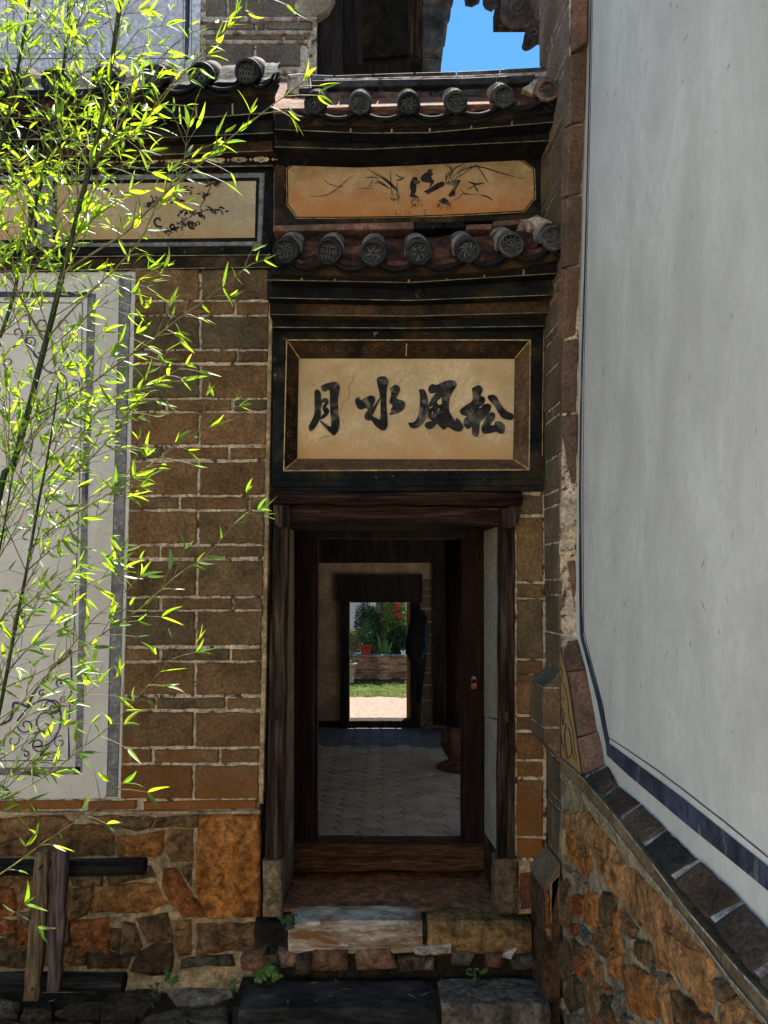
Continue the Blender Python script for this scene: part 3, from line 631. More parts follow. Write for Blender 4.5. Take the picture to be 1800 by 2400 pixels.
stuff_ = paint('bare_spot', M['cream'], gt, IP, .003, [('p', B([(495,662),(560,602),(566,640),(562,692),(520,702)])), ('p', B([(385,745),(440,718),(435,735),(400,756)])), ('p', B([(510,775),(532,748),(530,765),(515,785)])), ('p', B([(430,800),(442,798),(440,828),(430,825)])), ('p', B([(1085,740),(1130,712),(1120,730),(1090,755)]))])
# cracks in the cream field
def crack(pts): 
    out = []
    for (x0, y0), (x1, y1) in zip(pts, pts[1:]):
        for q in range(5): out.append((x0 + (x1 - x0) * q / 5 + random.uniform(-1.2, 1.2), y0 + (y1 - y0) * q / 5 + random.uniform(-1.2, 1.2)))
    return ('r', out + [pts[-1]], .9)
crk = paint('cracks', M['paleink'], gt, IP, .0012, [crack(A([(875,290),(780,480),(800,620),(700,690),(650,840)])), crack(A([(340,1260),(400,1190),(500,1180)])), crack(A([(1540,370),(1500,440)])), crack(B([(760,560),(735,650)])), crack(B([(1130,1090),(1140,1150)])), crack(B([(360,1010),(410,1120)])), crack(A([(700,940),(720,1000)])), crack(A([(240,420),(330,480)]))])
stuff(stuff_); stuff(crk)
# bottom of the black frame, flaking, and the log lintel
quadbox('frame_foot', [(639,1124),(1276,1121),(1276,1138),(639,1141)], 3.975, .06, M['black'], gt, bev=.005, jag=.001)
quadbox('flaked_course', [(640,1141),(1275,1138),(1274,1150),(640,1152)], 3.965, .07, M['black'], gt, bev=.006, jag=.003)
random.seed(31)
def log(name, a, b, r, mat, parent, n=16, sides=12, jit=.004, ends=None):
    a, b = Vector(a), Vector(b); ax = (b - a).normalized(); s = ax.cross(Vector((0, 0, 1))).normalized() if abs(ax.z) < .9 else Vector((1, 0, 0)); w = s.cross(ax)
    vs = []; ph = random.uniform(0, 9)
    for i in range(n + 1):
        c = a.lerp(b, i / n) + s * math.sin(i * .5 + ph) * jit + w * math.cos(i * .6 + ph) * jit
        for k in range(sides):
            q = 6.283 * k / sides; rr = r * (1 + .09 * math.sin(k * 2.3 + ph) + .04 * math.sin(k * 5 + i * .9)) + random.uniform(-jit, jit) * .5
            vs.append(c + (s * math.cos(q) + w * math.sin(q)) * rr)
    fs = [(i * sides + k, (i + 1) * sides + k, (i + 1) * sides + (k + 1) % sides, i * sides + (k + 1) % sides) for i in range(n) for k in range(sides)]
    fs += [tuple(range(sides)), tuple(n * sides + k for k in range(sides - 1, -1, -1))]
    return mobj(name, vs, fs, mat, parent, smooth=True)
log('log_lintel', P(641,1167,3.99), P(1222,1168,3.99), .036, M['woodh'], gt)
def beam(name, pts, Yf, thick, mat, parent, j=.0025, seg=.05, color=None): return piece(name, pts, front(Yf), 0, thick, mat, parent, color, bev=.007, jag=j, seg=seg, rough=.0012)
beam('lintel_board', [(672,1184),(1176,1188),(1176,1229),(680,1224)], 4.0, .10, M['woodh'], gt)
beam('door_post', [(640,1225),(674,1225),(662,2015),(621,2015)], 3.985, .09, M['wood'], gt, .004)
beam('door_post', [(1172,1225),(1207,1225),(1208,2015),(1168,2015)], 3.985, .09, M['wood'], gt, .004)
# carved end brackets under the log
beam('post_bracket', [(640,1182),(676,1182),(678,1222),(672,1236),(652,1240),(641,1215)], 3.96, .12, M['wood'], gt, .003)
beam('post_bracket', [(1173,1192),(1205,1186),(1222,1182),(1222,1200),(1213,1226),(1196,1240),(1176,1238)], 3.94, .13, M['wood'], gt, .003)
beam('mortise_plug', [(1182,1667),(1202,1667),(1202,1694),(1182,1694)], 3.975, .03, M['wood'], gt)
beam('mortise_plug', [(634,1660),(654,1660),(652,1690),(632,1690)], 3.984, .01, M['darkwood'], gt)
quadbox('stone_plinth', L([(1458,522),(1562,518),(1566,830),(1460,832)], 2.37, 0, 1800), 3.965, .12, M['stone'], gt, (.30,.23,.15), dome=.015, rough=.004, jag=.003, seg=.04, bev=.008)
quadbox('stone_plinth', L([(1265,238),(1375,238),(1382,500),(1280,505),(1262,470)], 2.074, 550, 1900), 3.965, .12, M['stone'], gt, (.17,.12,.075), dome=.02, rough=.005, jag=.003, seg=.04, bev=.008)
quadbox('brick', L([(1388,305),(1440,300),(1438,478),(1390,482)], 2.074, 550, 1900), 3.99, .06, M['brick'], gt, (.13,.05,.03), bev=.005, jag=.003, seg=.03)
quadbox('mortar_joint', L([(1380,248),(1446,248),(1450,500),(1378,505)], 2.074, 550, 1900), 4.0, .06, M['rubblemortar'], gt, bev=.005, jag=.003)
# reveals: plastered on the right, brick and plaster on the left
def face4(name, v, th, mat, parent):
    n = (v[1] - v[0]).cross(v[3] - v[0]).normalized() * th
    mb = MB(); mb.add(*hexa(v + [q + n for q in v])); return mb.build(name, mat, parent)
YI = 4.5
face4('plaster_reveal', [P(1134,1235,YI), P(1171,1222,4.05), P(1171,1685,4.05), P(1135,1678,YI)], .05, M['reveal'], gt)
face4('plaster_reveal', [P(1136,1678,YI), P(1168,1690,4.05), P(1168,2000,4.05), P(1135,1950,YI)], .06, M['reveal'], gt)
face4('brick_reveal', [P(1135,1950,YI), P(1166,2000,4.05), P(1164,2120,4.05), P(1134,2046,YI)], .06, M['brownband'], gt)
face4('side_reveal', [P(668,1222,4.05), P(691,1235,YI), P(690,2046,YI), P(662,2120,4.05)], .06, M['darkplaster'], gt)
mb = MB(); mb.add(*boxg(P(676,1300,4.05).x - .02, P(1171,1300,4.05).x + .02, 4.09, 4.56, P(900,1232,4.05).z, P(900,1232,4.05).z + .05)); mb.build('reveal_ceiling', M['darkwood'], gt)
# inner door frame
beam('door_jamb', [(688,1240),(737,1240),(736,1980),(683,1980)], 4.5, .10, M['redwood'], gt, .002)
beam('door_jamb', [(1083,1240),(1136,1240),(1136,1980),(1083,1980)], 4.5, .10, M['redwood'], gt, .002)
beam('door_header', [(684,1222),(1138,1222),(1138,1262),(684,1262)], 4.495, .10, M['darkwood'], gt, .002)
beam('jamb_bead', [(737,1262),(746,1262),(744,1979),(737,1979)], 4.53, .05, M['redwood'], gt, .001)
beam('door_sill', [(682,1979),(1136,1982),(1136,2040),(1050,2046),(900,2040),(780,2047),(682,2043)], 4.45, .16, M['sill'], gt, .004, .04)
# masonry around the inner frame so no light leaks
for x0, x1, z0, z1 in ((-3.4, P(690,1500,4.5).x - .0, -.1, 4.2), (P(1135,1500,4.5).x, 2.6, -.1, 4.2), (-3.4, 2.6, P(900,1224,4.5).z + .01, 4.2)):
    mb = MB(); mb.add(*boxg(x0, x1, 4.515, 4.64, z0, z1)); mb.build('wall_core', M['darkplaster'], gt)
# frieze panel between the eaves
piece('frieze_border', [(643,378),(954,374),(1281,360),(1281,512),(643,520)], FW, -.004, .02, M['black'], gt, bev=.002, jag=0, seg=9)
paint('frieze_side', M['brownband'], gt, FW, -.002, [('p', [(643,385),(668,381),(664,510),(643,512)])])
oct_ = lambda d: [(691 - d*.4, 382 - d), (820, 381 - d), (954, 378 - d), (1090, 373 - d), (1211 + d*.4, 369 - d), (1250 + d, 397 - d*.4), (1253 + d, 463 + d*.4), (1228 + d*.4, 494 + d), (1090, 502 + d), (954, 507 + d), (820, 509 + d), (697 - d*.4, 509 + d), (675 - d, 479 + d*.4), (674 - d, 397 - d*.4)]
paint('frieze_line', M['gold'], gt, FW, -.0015, [('p', oct_(3.5))])
paint('frieze_line', M['black'], gt, FW, -.0005, [('p', oct_(1.6))])
paint('frieze_field', M['orange'], gt, FW, .0006, [('p', oct_(-1))])
Z = lambda pts: L(pts, 2.72, 660, 360)
it = []
def st(pts, w): 
    p = smoothline(Z(pts), 4); n = len(p); it.append(('r', p, [max(.4, w * math.sin(math.pi * (.08 + .84 * i / (n - 1))) ) for i in range(n)]))
for p, w in (([(190,268),(240,272),(300,258),(370,212),(420,165),(468,135)],2.2), ([(262,155),(290,185),(340,205),(410,215)],2), ([(540,92),(600,130),(660,170),(710,215),(745,255)],3), ([(620,130),(680,175),(730,225),(750,270)],3.4),
             ([(692,105),(696,160),(700,230),(720,300)],1.8), ([(530,155),(570,150),(625,158)],2.6), ([(540,220),(565,200),(580,165)],2.6), ([(590,190),(620,185),(660,205),(690,225)],3.4), ([(720,128),(755,150),(785,155)],2.6), ([(730,170),(760,165),(780,150)],3.6), ([(740,175),(735,215),(745,260)],2),
             ([(480,222),(540,222),(580,224)],1.4), ([(600,165),(640,185),(680,215)],2.6), ([(1045,185),(1060,140),(1080,100),(1030,62)],2.4), ([(1060,180),(1080,130),(1110,90),(1175,60)],3.2), ([(1070,190),(1110,130),(1180,95),(1240,82),(1310,95),(1370,115),(1440,135),(1490,150)],3.2),
             ([(1080,180),(1140,140),(1200,100),(1245,65)],2.4), ([(1230,65),(1270,110),(1300,160),(1335,205)],2.6), ([(1500,152),(1530,156),(1556,153)],1.5), ([(1050,190),(1048,150),(1055,120)],3), ([(1090,180),(1075,150),(1062,110)],2.6), ([(1190,178),(1220,190),(1250,195),(1295,185)],5), ([(1180,230),(1210,215),(1235,200)],2.6), ([(1225,195),(1240,220),(1252,245)],4),
             ([(1090,300),(1130,280),(1160,255),(1200,260),(1250,262)],2), ([(1140,230),(1165,255),(1185,272)],1.6), ([(1260,262),(1310,275),(1350,300)],3.5), ([(905,365),(915,385),(925,420),(925,440)],2.4), ([(1060,60),(1085,100),(1090,150)],2), ([(1100,170),(1130,125),(1150,100),(1190,60)],1.6)): st(p, w)
it2 = it; it = []
for p in ([(820,185),(835,150),(860,148),(870,170),(885,175),(880,190),(860,195),(858,240),(850,260),(872,275),(870,285),(840,280),(815,275),(825,240),(815,215)], [(885,165),(890,140),(930,115),(935,98),(965,98),(960,115),(970,130),(955,145),(960,165),(975,170),(970,190),(935,230),(950,190),(930,185),(895,178)],
          [(905,240),(940,225),(985,190),(1020,178),(1045,185),(1035,205),(1000,225),(960,245),(935,262)], [(1045,195),(1060,175),(1110,165),(1143,168),(1130,195),(1110,235),(1105,268),(1075,278),(1060,265),(1080,240),(1100,210),(1080,200)], [(1000,300),(1035,280),(1060,295),(1075,330),(1040,325),(1015,315)]):
    it.append(('p', Z(p)))
paint('ink_rock', M['ink'], gt, FW, .0018, it)
random.seed(6)
it2 += [('r', Z([(x, y), (x + random.uniform(-4, 4), y + random.uniform(6, 16))]), random.uniform(.8, 2)) for x, y in [(random.uniform(690, 755), random.uniform(240, 300)) for _ in range(26)] + [(random.uniform(820, 890), random.uniform(275, 330)) for _ in range(26)] + [(random.uniform(990, 1090), random.uniform(290, 340)) for _ in range(30)] + [(random.uniform(700, 1100), random.uniform(320, 390)) for _ in range(30)]]
paint('ink_orchid', M['ink'], gt, FW, .0024, it2)
# ledge over the lower eave
course(gt, 'ledge', [(643,514),(1000,508),(1281,502)], [(643,530),(1000,522),(1281,512)], .03, .08, M['brownband'])
course(gt, 'ledge_tile', [(640,528),(970,520)], [(640,541),(970,536)], .10, .16, M['ledge'])
course(gt, 'ledge_tile', [(973,523),(1088,519)], [(973,535),(1088,533)], .09, .16, M['black'], joints=[1040])
course(gt, 'ledge_tile', [(1094,526),(1152,524)], [(1094,538),(1152,537)], .11, .16, M['ledge'])
course(gt, 'ledge_tile', [(1156,518),(1282,508)], [(1156,530),(1282,521)], .08, .14, M['ledge'])
piece('lime_lump', [(1222,512),(1262,500),(1300,520),(1312,545),(1290,552),(1240,540)], FW, .22, .2, M['hood'], gt, dome=.04, rough=.008, jag=.006, seg=.03, bev=.01)
# lower eave and its stepped courses
eave(gt, [(668,588,30,'shou',K1), (770,590,30,'shou',K1), (875,593,30,'flower',K1), (982,592,30,'flower',K1), (1097,586,29,'swirl',K2), (1199,574,29,'cross',K3), (1299,558,30,'shou',K3)], 3.6, .42, R(30), hoodat=.075, exl=.36, exr=.3)
course(gt, 'brick', [(634,617),(960,624),(1325,600)], [(621,657),(960,663),(1318,640)], .30, .32, M['tile'], joints=[707,785,958,1048,1135,1227], col=bl)
course(gt, 'black_moulding', [(626,640),(1308,632)], [(631,699),(960,705),(1296,692)], .22, .25, M['black'])
course(gt, 'brown_moulding', [(632,690),(1300,682)], [(635,738),(960,742),(1290,733)], .15, .18, M['brownband'])
course(gt, 'black_moulding', [(638,730),(1284,726)], [(640,768),(960,770),(1281,765)], .085, .12, M['black'])
for off, ln in ((.305, [(622,656),(960,662),(1316,640)]), (.225, [(631,698),(960,704),(1296,691)]), (.155, [(635,737),(960,741),(1290,732)]), (.088, [(640,767),(960,769),(1281,764)])):
    paint('edge_line', M['edge'], gt, FW, off, [('r', ln, 1.6)])
# upper eave and its stepped courses
eave(gt, [(738,241,26,'cross',K1), (843,242,26,'swirl',K2), (959,242,26,'swirl',K1), (1070,239,26,'swirl',K2), (1181,226,26,'cross',K2), (1284,212,26,'swirl',(.20,.13,.095))], 3.66, .31, R(38), hoodat=.08, exl=.62, exr=.25)
course(gt, 'brick', [(643,262),(850,282),(1000,280),(1310,245)], [(643,304),(850,313),(1000,312),(1310,286)], .26, .28, M['tile'], joints=[702,822,918,1007,1105,1200], col=bl)
course(gt, 'black_moulding', [(643,300),(850,300),(1298,286)], [(643,345),(850,351),(1298,330)], .17, .2, M['black'])
course(gt, 'brick', [(643,335),(850,342),(1284,325)], [(643,373),(960,377),(1284,360)], .04, .07, M['tile'], joints=[779,964,1152], col=lambda: (.028, .025, .018))
for off, ln in ((.265, [(643,303),(850,312),(1000,311),(1310,285)]), (.175, [(643,344),(850,350),(1298,329)]), (.0445, [(643,374),(960,376),(1284,359)])):
    paint('edge_line', M['edge'], gt, FW, off, [('r', ln, 1.6)])
# ridge of the upper eave
def rc(name, xs, top, bot, off, th, mat, col=None): course(gt, name, top, bot, off, th, mat, joints=xs, col=col)
rc('ridge_tile', [783,874,972,1070,1172], [(728,174),(783,176),(960,170),(1100,166),(1282,156)], [(728,186),(960,182),(1100,176),(1282,168)], .13, .3, M['tile'], lambda: random.choice([K2, K3]))
rc('lime_bed', [], [(760,184),(1100,176),(1282,166)], [(760,192),(1100,185),(1282,178)], .15, .3, M['hood'])
rc('notched_brick', [800,890,986,1074,1165], [(730,188),(960,184),(1100,182),(1255,174)], [(730,204),(960,200),(1100,198),(1255,192)], .19, .32, M['tile'], lambda: random.choice([K1, K2]))
rc('slate', [785,902,1026,1150], [(700,205),(960,202),(1240,200)], [(700,219),(960,216),(1240,212)], .15, .3, M['tile'], lambda: random.choice([(.10,.085,.075), K2, K1]))
rc('slate', [870,1010], [(760,216),(1130,213)], [(760,230),(1130,226)], .17, .3, M['tile'], lambda: random.choice([K2, (.12,.09,.08)]))
piece('lime_lump', L([(1430,150),(1500,100),(1560,120),(1530,190),(1480,180)], 2.44, 640, 140), FW, .26, .2, M['hood'], gt, dome=.04, rough=.006, jag=.005, seg=.03, bev=.01)
piece('lime_lump', [(672,170),(724,168),(728,200),(722,258),(690,262),(674,240)], FW, .12, .3, M['hood'], gt, dome=.03, rough=.006, jag=.004, seg=.05, bev=.01)
# roof slab that closes the gateway from above
mb = MB(); v = [P(640,255,3.72), P(1300,240,3.72), P(1290,185,4.06), P(640,185,4.06)]
mb.add(*hexa(v + [q + Vector((0, .05, -.04)) for q in v])); mb.build('roof_bed', M['ledge'], gt)

# ------------------------------------------------------------------ steps
stp = thing('stone_steps', 'low stone steps of pale and dark slabs below the wooden sill', 'steps', (.1, 3.9, 0))
def slab3(name, fpts, Yf, Yb, ztop, zbot, col, dome=.012, mat='stone'):
    """block: front face outline from pixel polygon top edge on Yf, flat rough top back to Yb"""
    x0 = P(fpts[0], 2150, Yf).x; x1 = P(fpts[1], 2150, Yf).x; n = max(3, int((x1 - x0) / .045)); m = 4; vs = []; fs = []
    cols = n + 1
    prof = [(Yf + .012, zbot), (Yf - .004, zbot + (ztop - zbot) * .3), (Yf - .002, zbot + (ztop - zbot) * .7), (Yf + .006, ztop - .012), (Yf + .02, ztop), (Yf + (Yb - Yf) * .5, ztop + .003), (Yb, ztop), (Yb, zbot)]
    for k, (y, zz) in enumerate(prof):
        for i in range(cols):
            e = .01 * (i in (0, n)); nz = noise.noise(Vector((x0 + i * .3, y * 9, zz * 9 + k))) * .010
            vs.append(Vector((x0 + (x1 - x0) * i / n + random.uniform(-.003, .003), y + nz + (e if k < 5 else 0), zz + nz * .7 - (e if 2 < k < 7 else 0))))
    for k in range(len(prof) - 1):
        for i in range(n): fs.append((k * cols + i, k * cols + i + 1, (k + 1) * cols + i + 1, (k + 1) * cols + i))
    fs += [tuple(k * cols for k in range(len(prof))), tuple(k * cols + n for k in range(len(prof) - 1, -1, -1))]
    return mobj(name, vs, fs, M[mat], stp, color=col)
M['marble'] = mk('banded_pale_stone', (.52, .46, .37), var=.5, vs=3, c2=(.22, .12, .055), s2=4, t2=.52, w2=.07, c3=(.66, .62, .55), s3=7, t3=.60, bs=25, bump=1, st=(.7, 1, 2.8))
M['blackslab'] = mk('black_slab', (.060, .056, .052), var=.7, vs=4, c2=(.018, .017, .016), s2=4, t2=.55, c3=(.30, .28, .24), s3=9, t3=.66, bs=22, bump=.8, st=(.5, 1, 2.5))
Z1 = CAMZ - 1.735
slab3('step_slab', (676, 990), 3.92, 4.12, Z1, Z1 - .155, None, mat='marble')
slab3('step_slab', (1002, 1246), 3.93, 4.12, Z1 - .004, Z1 - .16, (.32, .20, .09))
mb = MB(); mb.add(*boxg(P(664,2100,4.1).x, P(1170,2100,4.1).x, 4.10, 4.62, -.05, Z1 - .004)); mb.build('earth_tread', M['earth'], stp)
mb = MB(); mb.add(*boxg(P(600,2100,4.0).x, P(1278,2100,4.0).x, 3.965, 4.10, -.05, Z1 - .02)); mb.build('mortar_core', M['ground'], stp)
FS = front(3.90); z = lambda pts: L(pts, 2.074, 550, 1900)
for pts, c, d in (([(385,690),(543,690),(545,778),(375,785)],(.15,.085,.05),.05), ([(592,692),(750,682),(788,768),(602,780)],(.24,.14,.09),.06), ([(800,735),(920,725),(935,775),(810,785)],(.09,.06,.04),.04), ([(880,690),(1050,662),(1050,692),(985,704),(885,703)],(.42,.38,.32),.05),
                  ([(1230,710),(1300,708),(1297,765),(1230,765)],(.18,.09,.055),.05), ([(1072,702),(1160,712),(1142,758),(1062,750)],(.13,.11,.08),.05), ([(1310,712),(1362,688),(1345,722)],(.45,.42,.36),.03), ([(1350,740),(1450,720),(1470,770),(1360,775)],(.11,.09,.06),.04),
                  ([(30,735),(140,700),(130,790),(35,780)],(.19,.10,.06),.05), ([(215,700),(300,715),(285,765),(225,770)],(.24,.15,.10),.05), ([(920,745),(965,740),(960,775),(925,778)],(.2,.18,.15),.05), ([(140,720),(205,715),(215,780),(140,790)],(.08,.06,.04),.03), ([(300,720),(368,700),(365,790),(300,795)],(.07,.055,.04),.03)):
    piece('rubble_stone', z(pts), FS, .0, .08, M['stone'], stp, tuple(q * 1.35 for q in c), dome=d, rough=.005, jag=.004, seg=.03, bev=.008, grow=.008)
piece('chip_stone', z([(950,780),(1010,775),(1015,800),(990,822)]), GP, .06, .05, M['stone'], stp, (.34,.27,.2), dome=.04, rough=.004, jag=.004, seg=.03, bev=.008)
ZB = .105
slab3('lower_slab', (560, 1022), 3.63, 3.90, ZB, ZB - .10, None, mat='blackslab')
slab3('lower_slab', (1034, 1288), 3.66, 3.90, ZB + .01, ZB - .11, (.22, .185, .15))
mb = MB(); mb.add(*boxg(P(545,2300,3.7).x, P(1295,2300,3.7).x, 3.70, 3.97, -.05, ZB - .015)); mb.build('lower_bed', M['ground'], stp)
# ------------------------------------------------------------------ side building on the right: brick return, splayed brick frame, recessed white wall, rubble base
sb = thing('side_building', 'tall building on the right with a white wall framed in patterned brick over rubble', 'building', (1.0, 2.4, 0))
d = ray(955, 1375); MD = Vector((d.x, d.y, 0)).normalized()
E0 = P(1312, 1375, 3.736); MP = Plane((E0.x, E0.y, CAMZ), MD)           # main plane, runs towards the viewer on the right
C0 = P(1278.5, 1375, 4.0); NP = Plane((C0.x, C0.y, CAMZ), (E0 - C0).normalized() * 1.0)   # narrow return
if NP.U.z: NP = Plane((C0.x, C0.y, CAMZ), Vector(((E0 - C0).x, (E0 - C0).y, 0)))
NL = (Vector((E0.x, E0.y, 0)) - Vector((C0.x, C0.y, 0))).length
ZT = 6.4
# core of the return and main wall
mb = MB()
q = [Vector((C0.x + .004, C0.y - .0, 0)), Vector((E0.x + .004, E0.y + .006, 0))]
far = E0 - MD * 3.6; back = Vector((1.6, 0, 0))
# prism: return + main face, solid behind
def prism(name, base, z0, z1, mat, parent, top=None):
    n = len(base); vs = [Vector((b.x, b.y, z0)) for b in base] + [Vector((b.x, b.y, z1)) for b in base]
    fs = [tuple(range(n - 1, -1, -1)), tuple(range(n, 2 * n))] + [(i, (i + 1) % n, (i + 1) % n + n, i + n) for i in range(n)]
    return mobj(name, vs, fs, mat, parent)
inn = -MP.N * .13
prism('return_core', [q[0], q[1], q[1] + Vector((.0, .0, 0)) - MP.N * .2 , Vector((C0.x + .5, C0.y + .30, 0)), Vector((C0.x + .12, C0.y + .04, 0))], -.1, ZT, M['lime'], sb)
# white wall, recessed 8 cm
wb0 = MP.O - MP.N * .085
def mpt(t, h, z_): v = MP.O - MD * t + MP.N * h; return Vector((v.x, v.y, z_))
vs = [mpt(-.02, -.082, .8), mpt(6.5, -.082, .8), mpt(6.5, -.082, ZT), mpt(-.02, -.082, ZT)]
mb = MB(); mb.add(*hexa(vs + [v - MP.N * .35 for v in vs])); mb.build('white_wall', M['plaster'], sb)
piece('mortar_core', [(1280,-300),(1343,-300),(1341,200),(1326,640),(1313,1300),(1280,1300)], NP, .0, .12, M['lime'], sb, bev=.001, jag=0, seg=9)
# narrow return bricks by height
zz = lambda py: P(1278.5, py, 4.0).z
ys = [-260,-170,-145,-60,-35,50,75,160,185,270,295,380,405,490,515,600,625,712,737,800,824,887,974,999,1086,1162,1194,1277,1359,1393,1480,1562,1590,1700,1760,1850,1870,1960,2030,2120]
random.seed(9)
for i in range(len(ys) - 1):
    a, b = zz(ys[i + 1]), zz(ys[i])
    h = b - a; w = NL
    if ys[i] < 1290:
        ym = (ys[i] + ys[i+1]) / 2; t_ = max(0, min(1, (1300 - ym) / 900)); w = NP.ab(NP.pix(1311 + 26 * t_, ym, 0))[0]
    sp_ = [0, w] if (h > .1 and i % 4) else [0, w * random.uniform(.35, .65), w]
    for k in range(len(sp_) - 1):
        x0, x1 = sp_[k] + .005, sp_[k + 1] - .005
        piece3('brick', [(x0, a - CAMZ + .005), (x1, a - CAMZ + .005), (x1, b - CAMZ - .005), (x0, b - CAMZ - .005)], NP, random.uniform(.003, .007), .05, M['brick'], sb,
               (lambda k: tuple(c * k for c in ((.14,.105,.065) if ys[i] > 300 else (.19,.135,.10))))(random.uniform(.8, 1.12)), bev=.004, jag=.002, seg=.04)
# splayed frame bricks: outer edge on the main plane, inner edge 8 cm back
def fb(a0, a1, b1, b0, col, part='patterned_brick', scroll=True, g_=.02):
    """a: outer points (px), b: inner points (px)"""
    lerp = lambda p, q_, t: (p[0] + (q_[0] - p[0]) * t, p[1] + (q_[1] - p[1]) * t)
    o0, o1 = lerp(a0, a1, g_), lerp(a0, a1, 1 - g_); i0, i1 = lerp(b0, b1, g_), lerp(b0, b1, 1 - g_)
    A0, A1, B1, B0 = MP.pix(*o0, 0), MP.pix(*o1, 0), MP.pix(*i1, -.075), MP.pix(*i0, -.075)
    U = (A1 - A0).normalized(); nrm = (A1 - A0).cross(B0 - A0).normalized()
    if nrm.dot(EYE - A0) < 0: nrm = -nrm
    W = nrm.cross(U).normalized()
    pl = Plane(A0, U, W)
    if pl.N.dot(nrm) < 0: pl.N = nrm
    ab = [pl.ab(A0), pl.ab(A1), pl.ab(B1), pl.ab(B0)]
    o = piece3(part, ab, pl, .004, .05, M['brick'], sb, col, bev=.006, jag=.003, seg=.04)
    if scroll:
        mb = MB(); Lx = (A1 - A0).length; H = (B0 - A0).dot(W); n = max(2, int(Lx / (abs(H) * .55))); fn = lambda x, y, h: pl.at(x, y, .004 + h); ph = random.uniform(0, 6)
        ribbon(mb, [(Lx * (.06 + .88 * t / 24), H * (.5 + .24 * math.sin(ph + t / 24 * n * 3.14))) for t in range(25)], abs(H) * .06, fn, .003)
        for k in range(n):
            x = Lx * (.06 + .88 * (k + .5) / n); sg = 1 if math.sin(ph + (k + .5) * 3.14) > 0 else -1; r = abs(H) * random.uniform(.15, .24); tn = random.uniform(.35, .6); q = random.choice([-1, 1])
            ribbon(mb, [(x + q * r * (1 - .8 * t / 12) * math.cos(t * tn + ph), H * (.5 - sg * .12) + r * (1 - .8 * t / 12) * math.sin(t * tn + ph)) for t in range(13)], [abs(H) * .02 + abs(H) * .05 * math.sin(t * .26) for t in range(13)], fn, .003)
        stuff(mb.build('scroll_relief', M['brick'], o, color=tuple(min(1, c * 1.15) for c in col)))
    return o
MC = lambda: random.choice([(.15,.085,.06), (.135,.085,.062), (.17,.10,.07), (.12,.08,.06)])
ol = [(1340,-260),(1340,-60),(1339,125),(1334,295),(1329,461),(1325,628),(1319,796),(1316,972),(1312,1140),(1309,1312),(1309,1500)]
il = [(1384,-275),(1380,-75),(1374,113),(1368,288),(1363,456),(1359,622),(1355,790),(1354,968),(1349,1137),(1347,1310),(1350,1492)]
for i in range(len(ol) - 1): fb(ol[i], ol[i + 1], il[i + 1], il[i], MC())
oc = [(1311,1505),(1328,1572),(1352,1728),(1365,1815)]; ic = [(1351,1497),(1370,1566),(1399,1712),(1420,1790)]
for i in range(3): fb(oc[i], oc[i + 1], ic[i + 1], ic[i], MC())
ob = [(1369,1822),(1407,1874),(1454,1920),(1507,1982),(1574,2060),(1666,2160),(1770,2290),(1900,2440),(2060,2640)]
ib = [(1422,1794),(1446,1840),(1501,1882),(1560,1943),(1637,2013),(1739,2110),(1850,2225),(1990,2350),(2160,2520)]
DC = [(.07,.055,.045),(.085,.055,.04),(.11,.08,.055),(.04,.038,.036),(.10,.065,.045),(.08,.058,.045),(.09,.07,.05),(.09,.07,.05)]
for i in range(8): fb(ob[i], ob[i + 1], ib[i + 1], ib[i], DC[i], g_=.055)
# mortar bed behind the frame bricks
mb = MB()
oo = ol + oc + ob; ii = il + ic + ib
nu = len(ol) + len(oc); vs = [MP.pix(x, y, -.008 if q < nu else .004) for q, (x, y) in enumerate(oo)] + [MP.pix(x, y, -.081 if q < nu else -.0775) for q, (x, y) in enumerate(ii)]; n = len(oo)
vo = []
for v in vs: vo.append(v - MP.N * .008)
mb.add(vo, [(i, i + 1, n + i + 1, n + i) for i in range(n - 1)]); mb.build('mortar_bed', M['hood'], sb)
# painted lines on the white wall
paint('painted_line', M['blue'], sb, MP, -.0805, [('r', [(1388,-200),(1385,0),(1379,290),(1371,615),(1364,850),(1361,980),(1359,1160),(1361,1420),(1363,1490),(1385,1572),(1403,1640),(1424,1740)], [3,3,3,3.4,4,4.4,5,7,8,8,9,11]),
     ('r', [(1391,-200),(1389,0),(1383,290),(1375,615),(1369,850),(1366,1160),(1368,1480),(1390,1568),(1412,1650),(1424,1727),(1470,1757),(1540,1805),(1600,1850),(1700,1928),(1800,2009),(2000,2165)], [.9,.9,1,1,1,1.2,1.6,1.8,1.8,2,2.4,2.6,3,3,3.5,4])])
paint('painted_band', M['blue'], sb, MP, -.0795, [('p', [(1419,1735),(1470,1773),(1520,1810),(1600,1870),(1700,1950),(1800,2030),(2000,2190),(2000,2250),(1800,2088),(1700,2006),(1600,1925),(1520,1857),(1470,1815),(1422,1770)])])
random.seed(303); sc_ = []; sl = []
for _ in range(230):
    y = random.uniform(-60, 2050); x = random.uniform(1400, 1800)
    if y > 1640 and y > 1640 + (x - 1400) * .72 - 60: continue
    ln_ = random.uniform(5, 26); a = random.gauss(-.25, .35); q = ('r', [(x, y), (x + a * ln_ * .5 + random.uniform(-1, 1), y + ln_ * .5), (x + a * ln_, y + ln_)], [.3, random.uniform(.6, 1.5), .2])
    (sc_ if random.random() < .5 else sl).append(q)
stuff(paint('scratches', mk('scratch_grey', (.34,.33,.31), bump=0), sb, MP, -.0808, sc_)); stuff(paint('scratches', mk('scratch_pale', (.80,.78,.74), bump=0, fa=.05, var=.1), sb, MP, -.0808, sl))
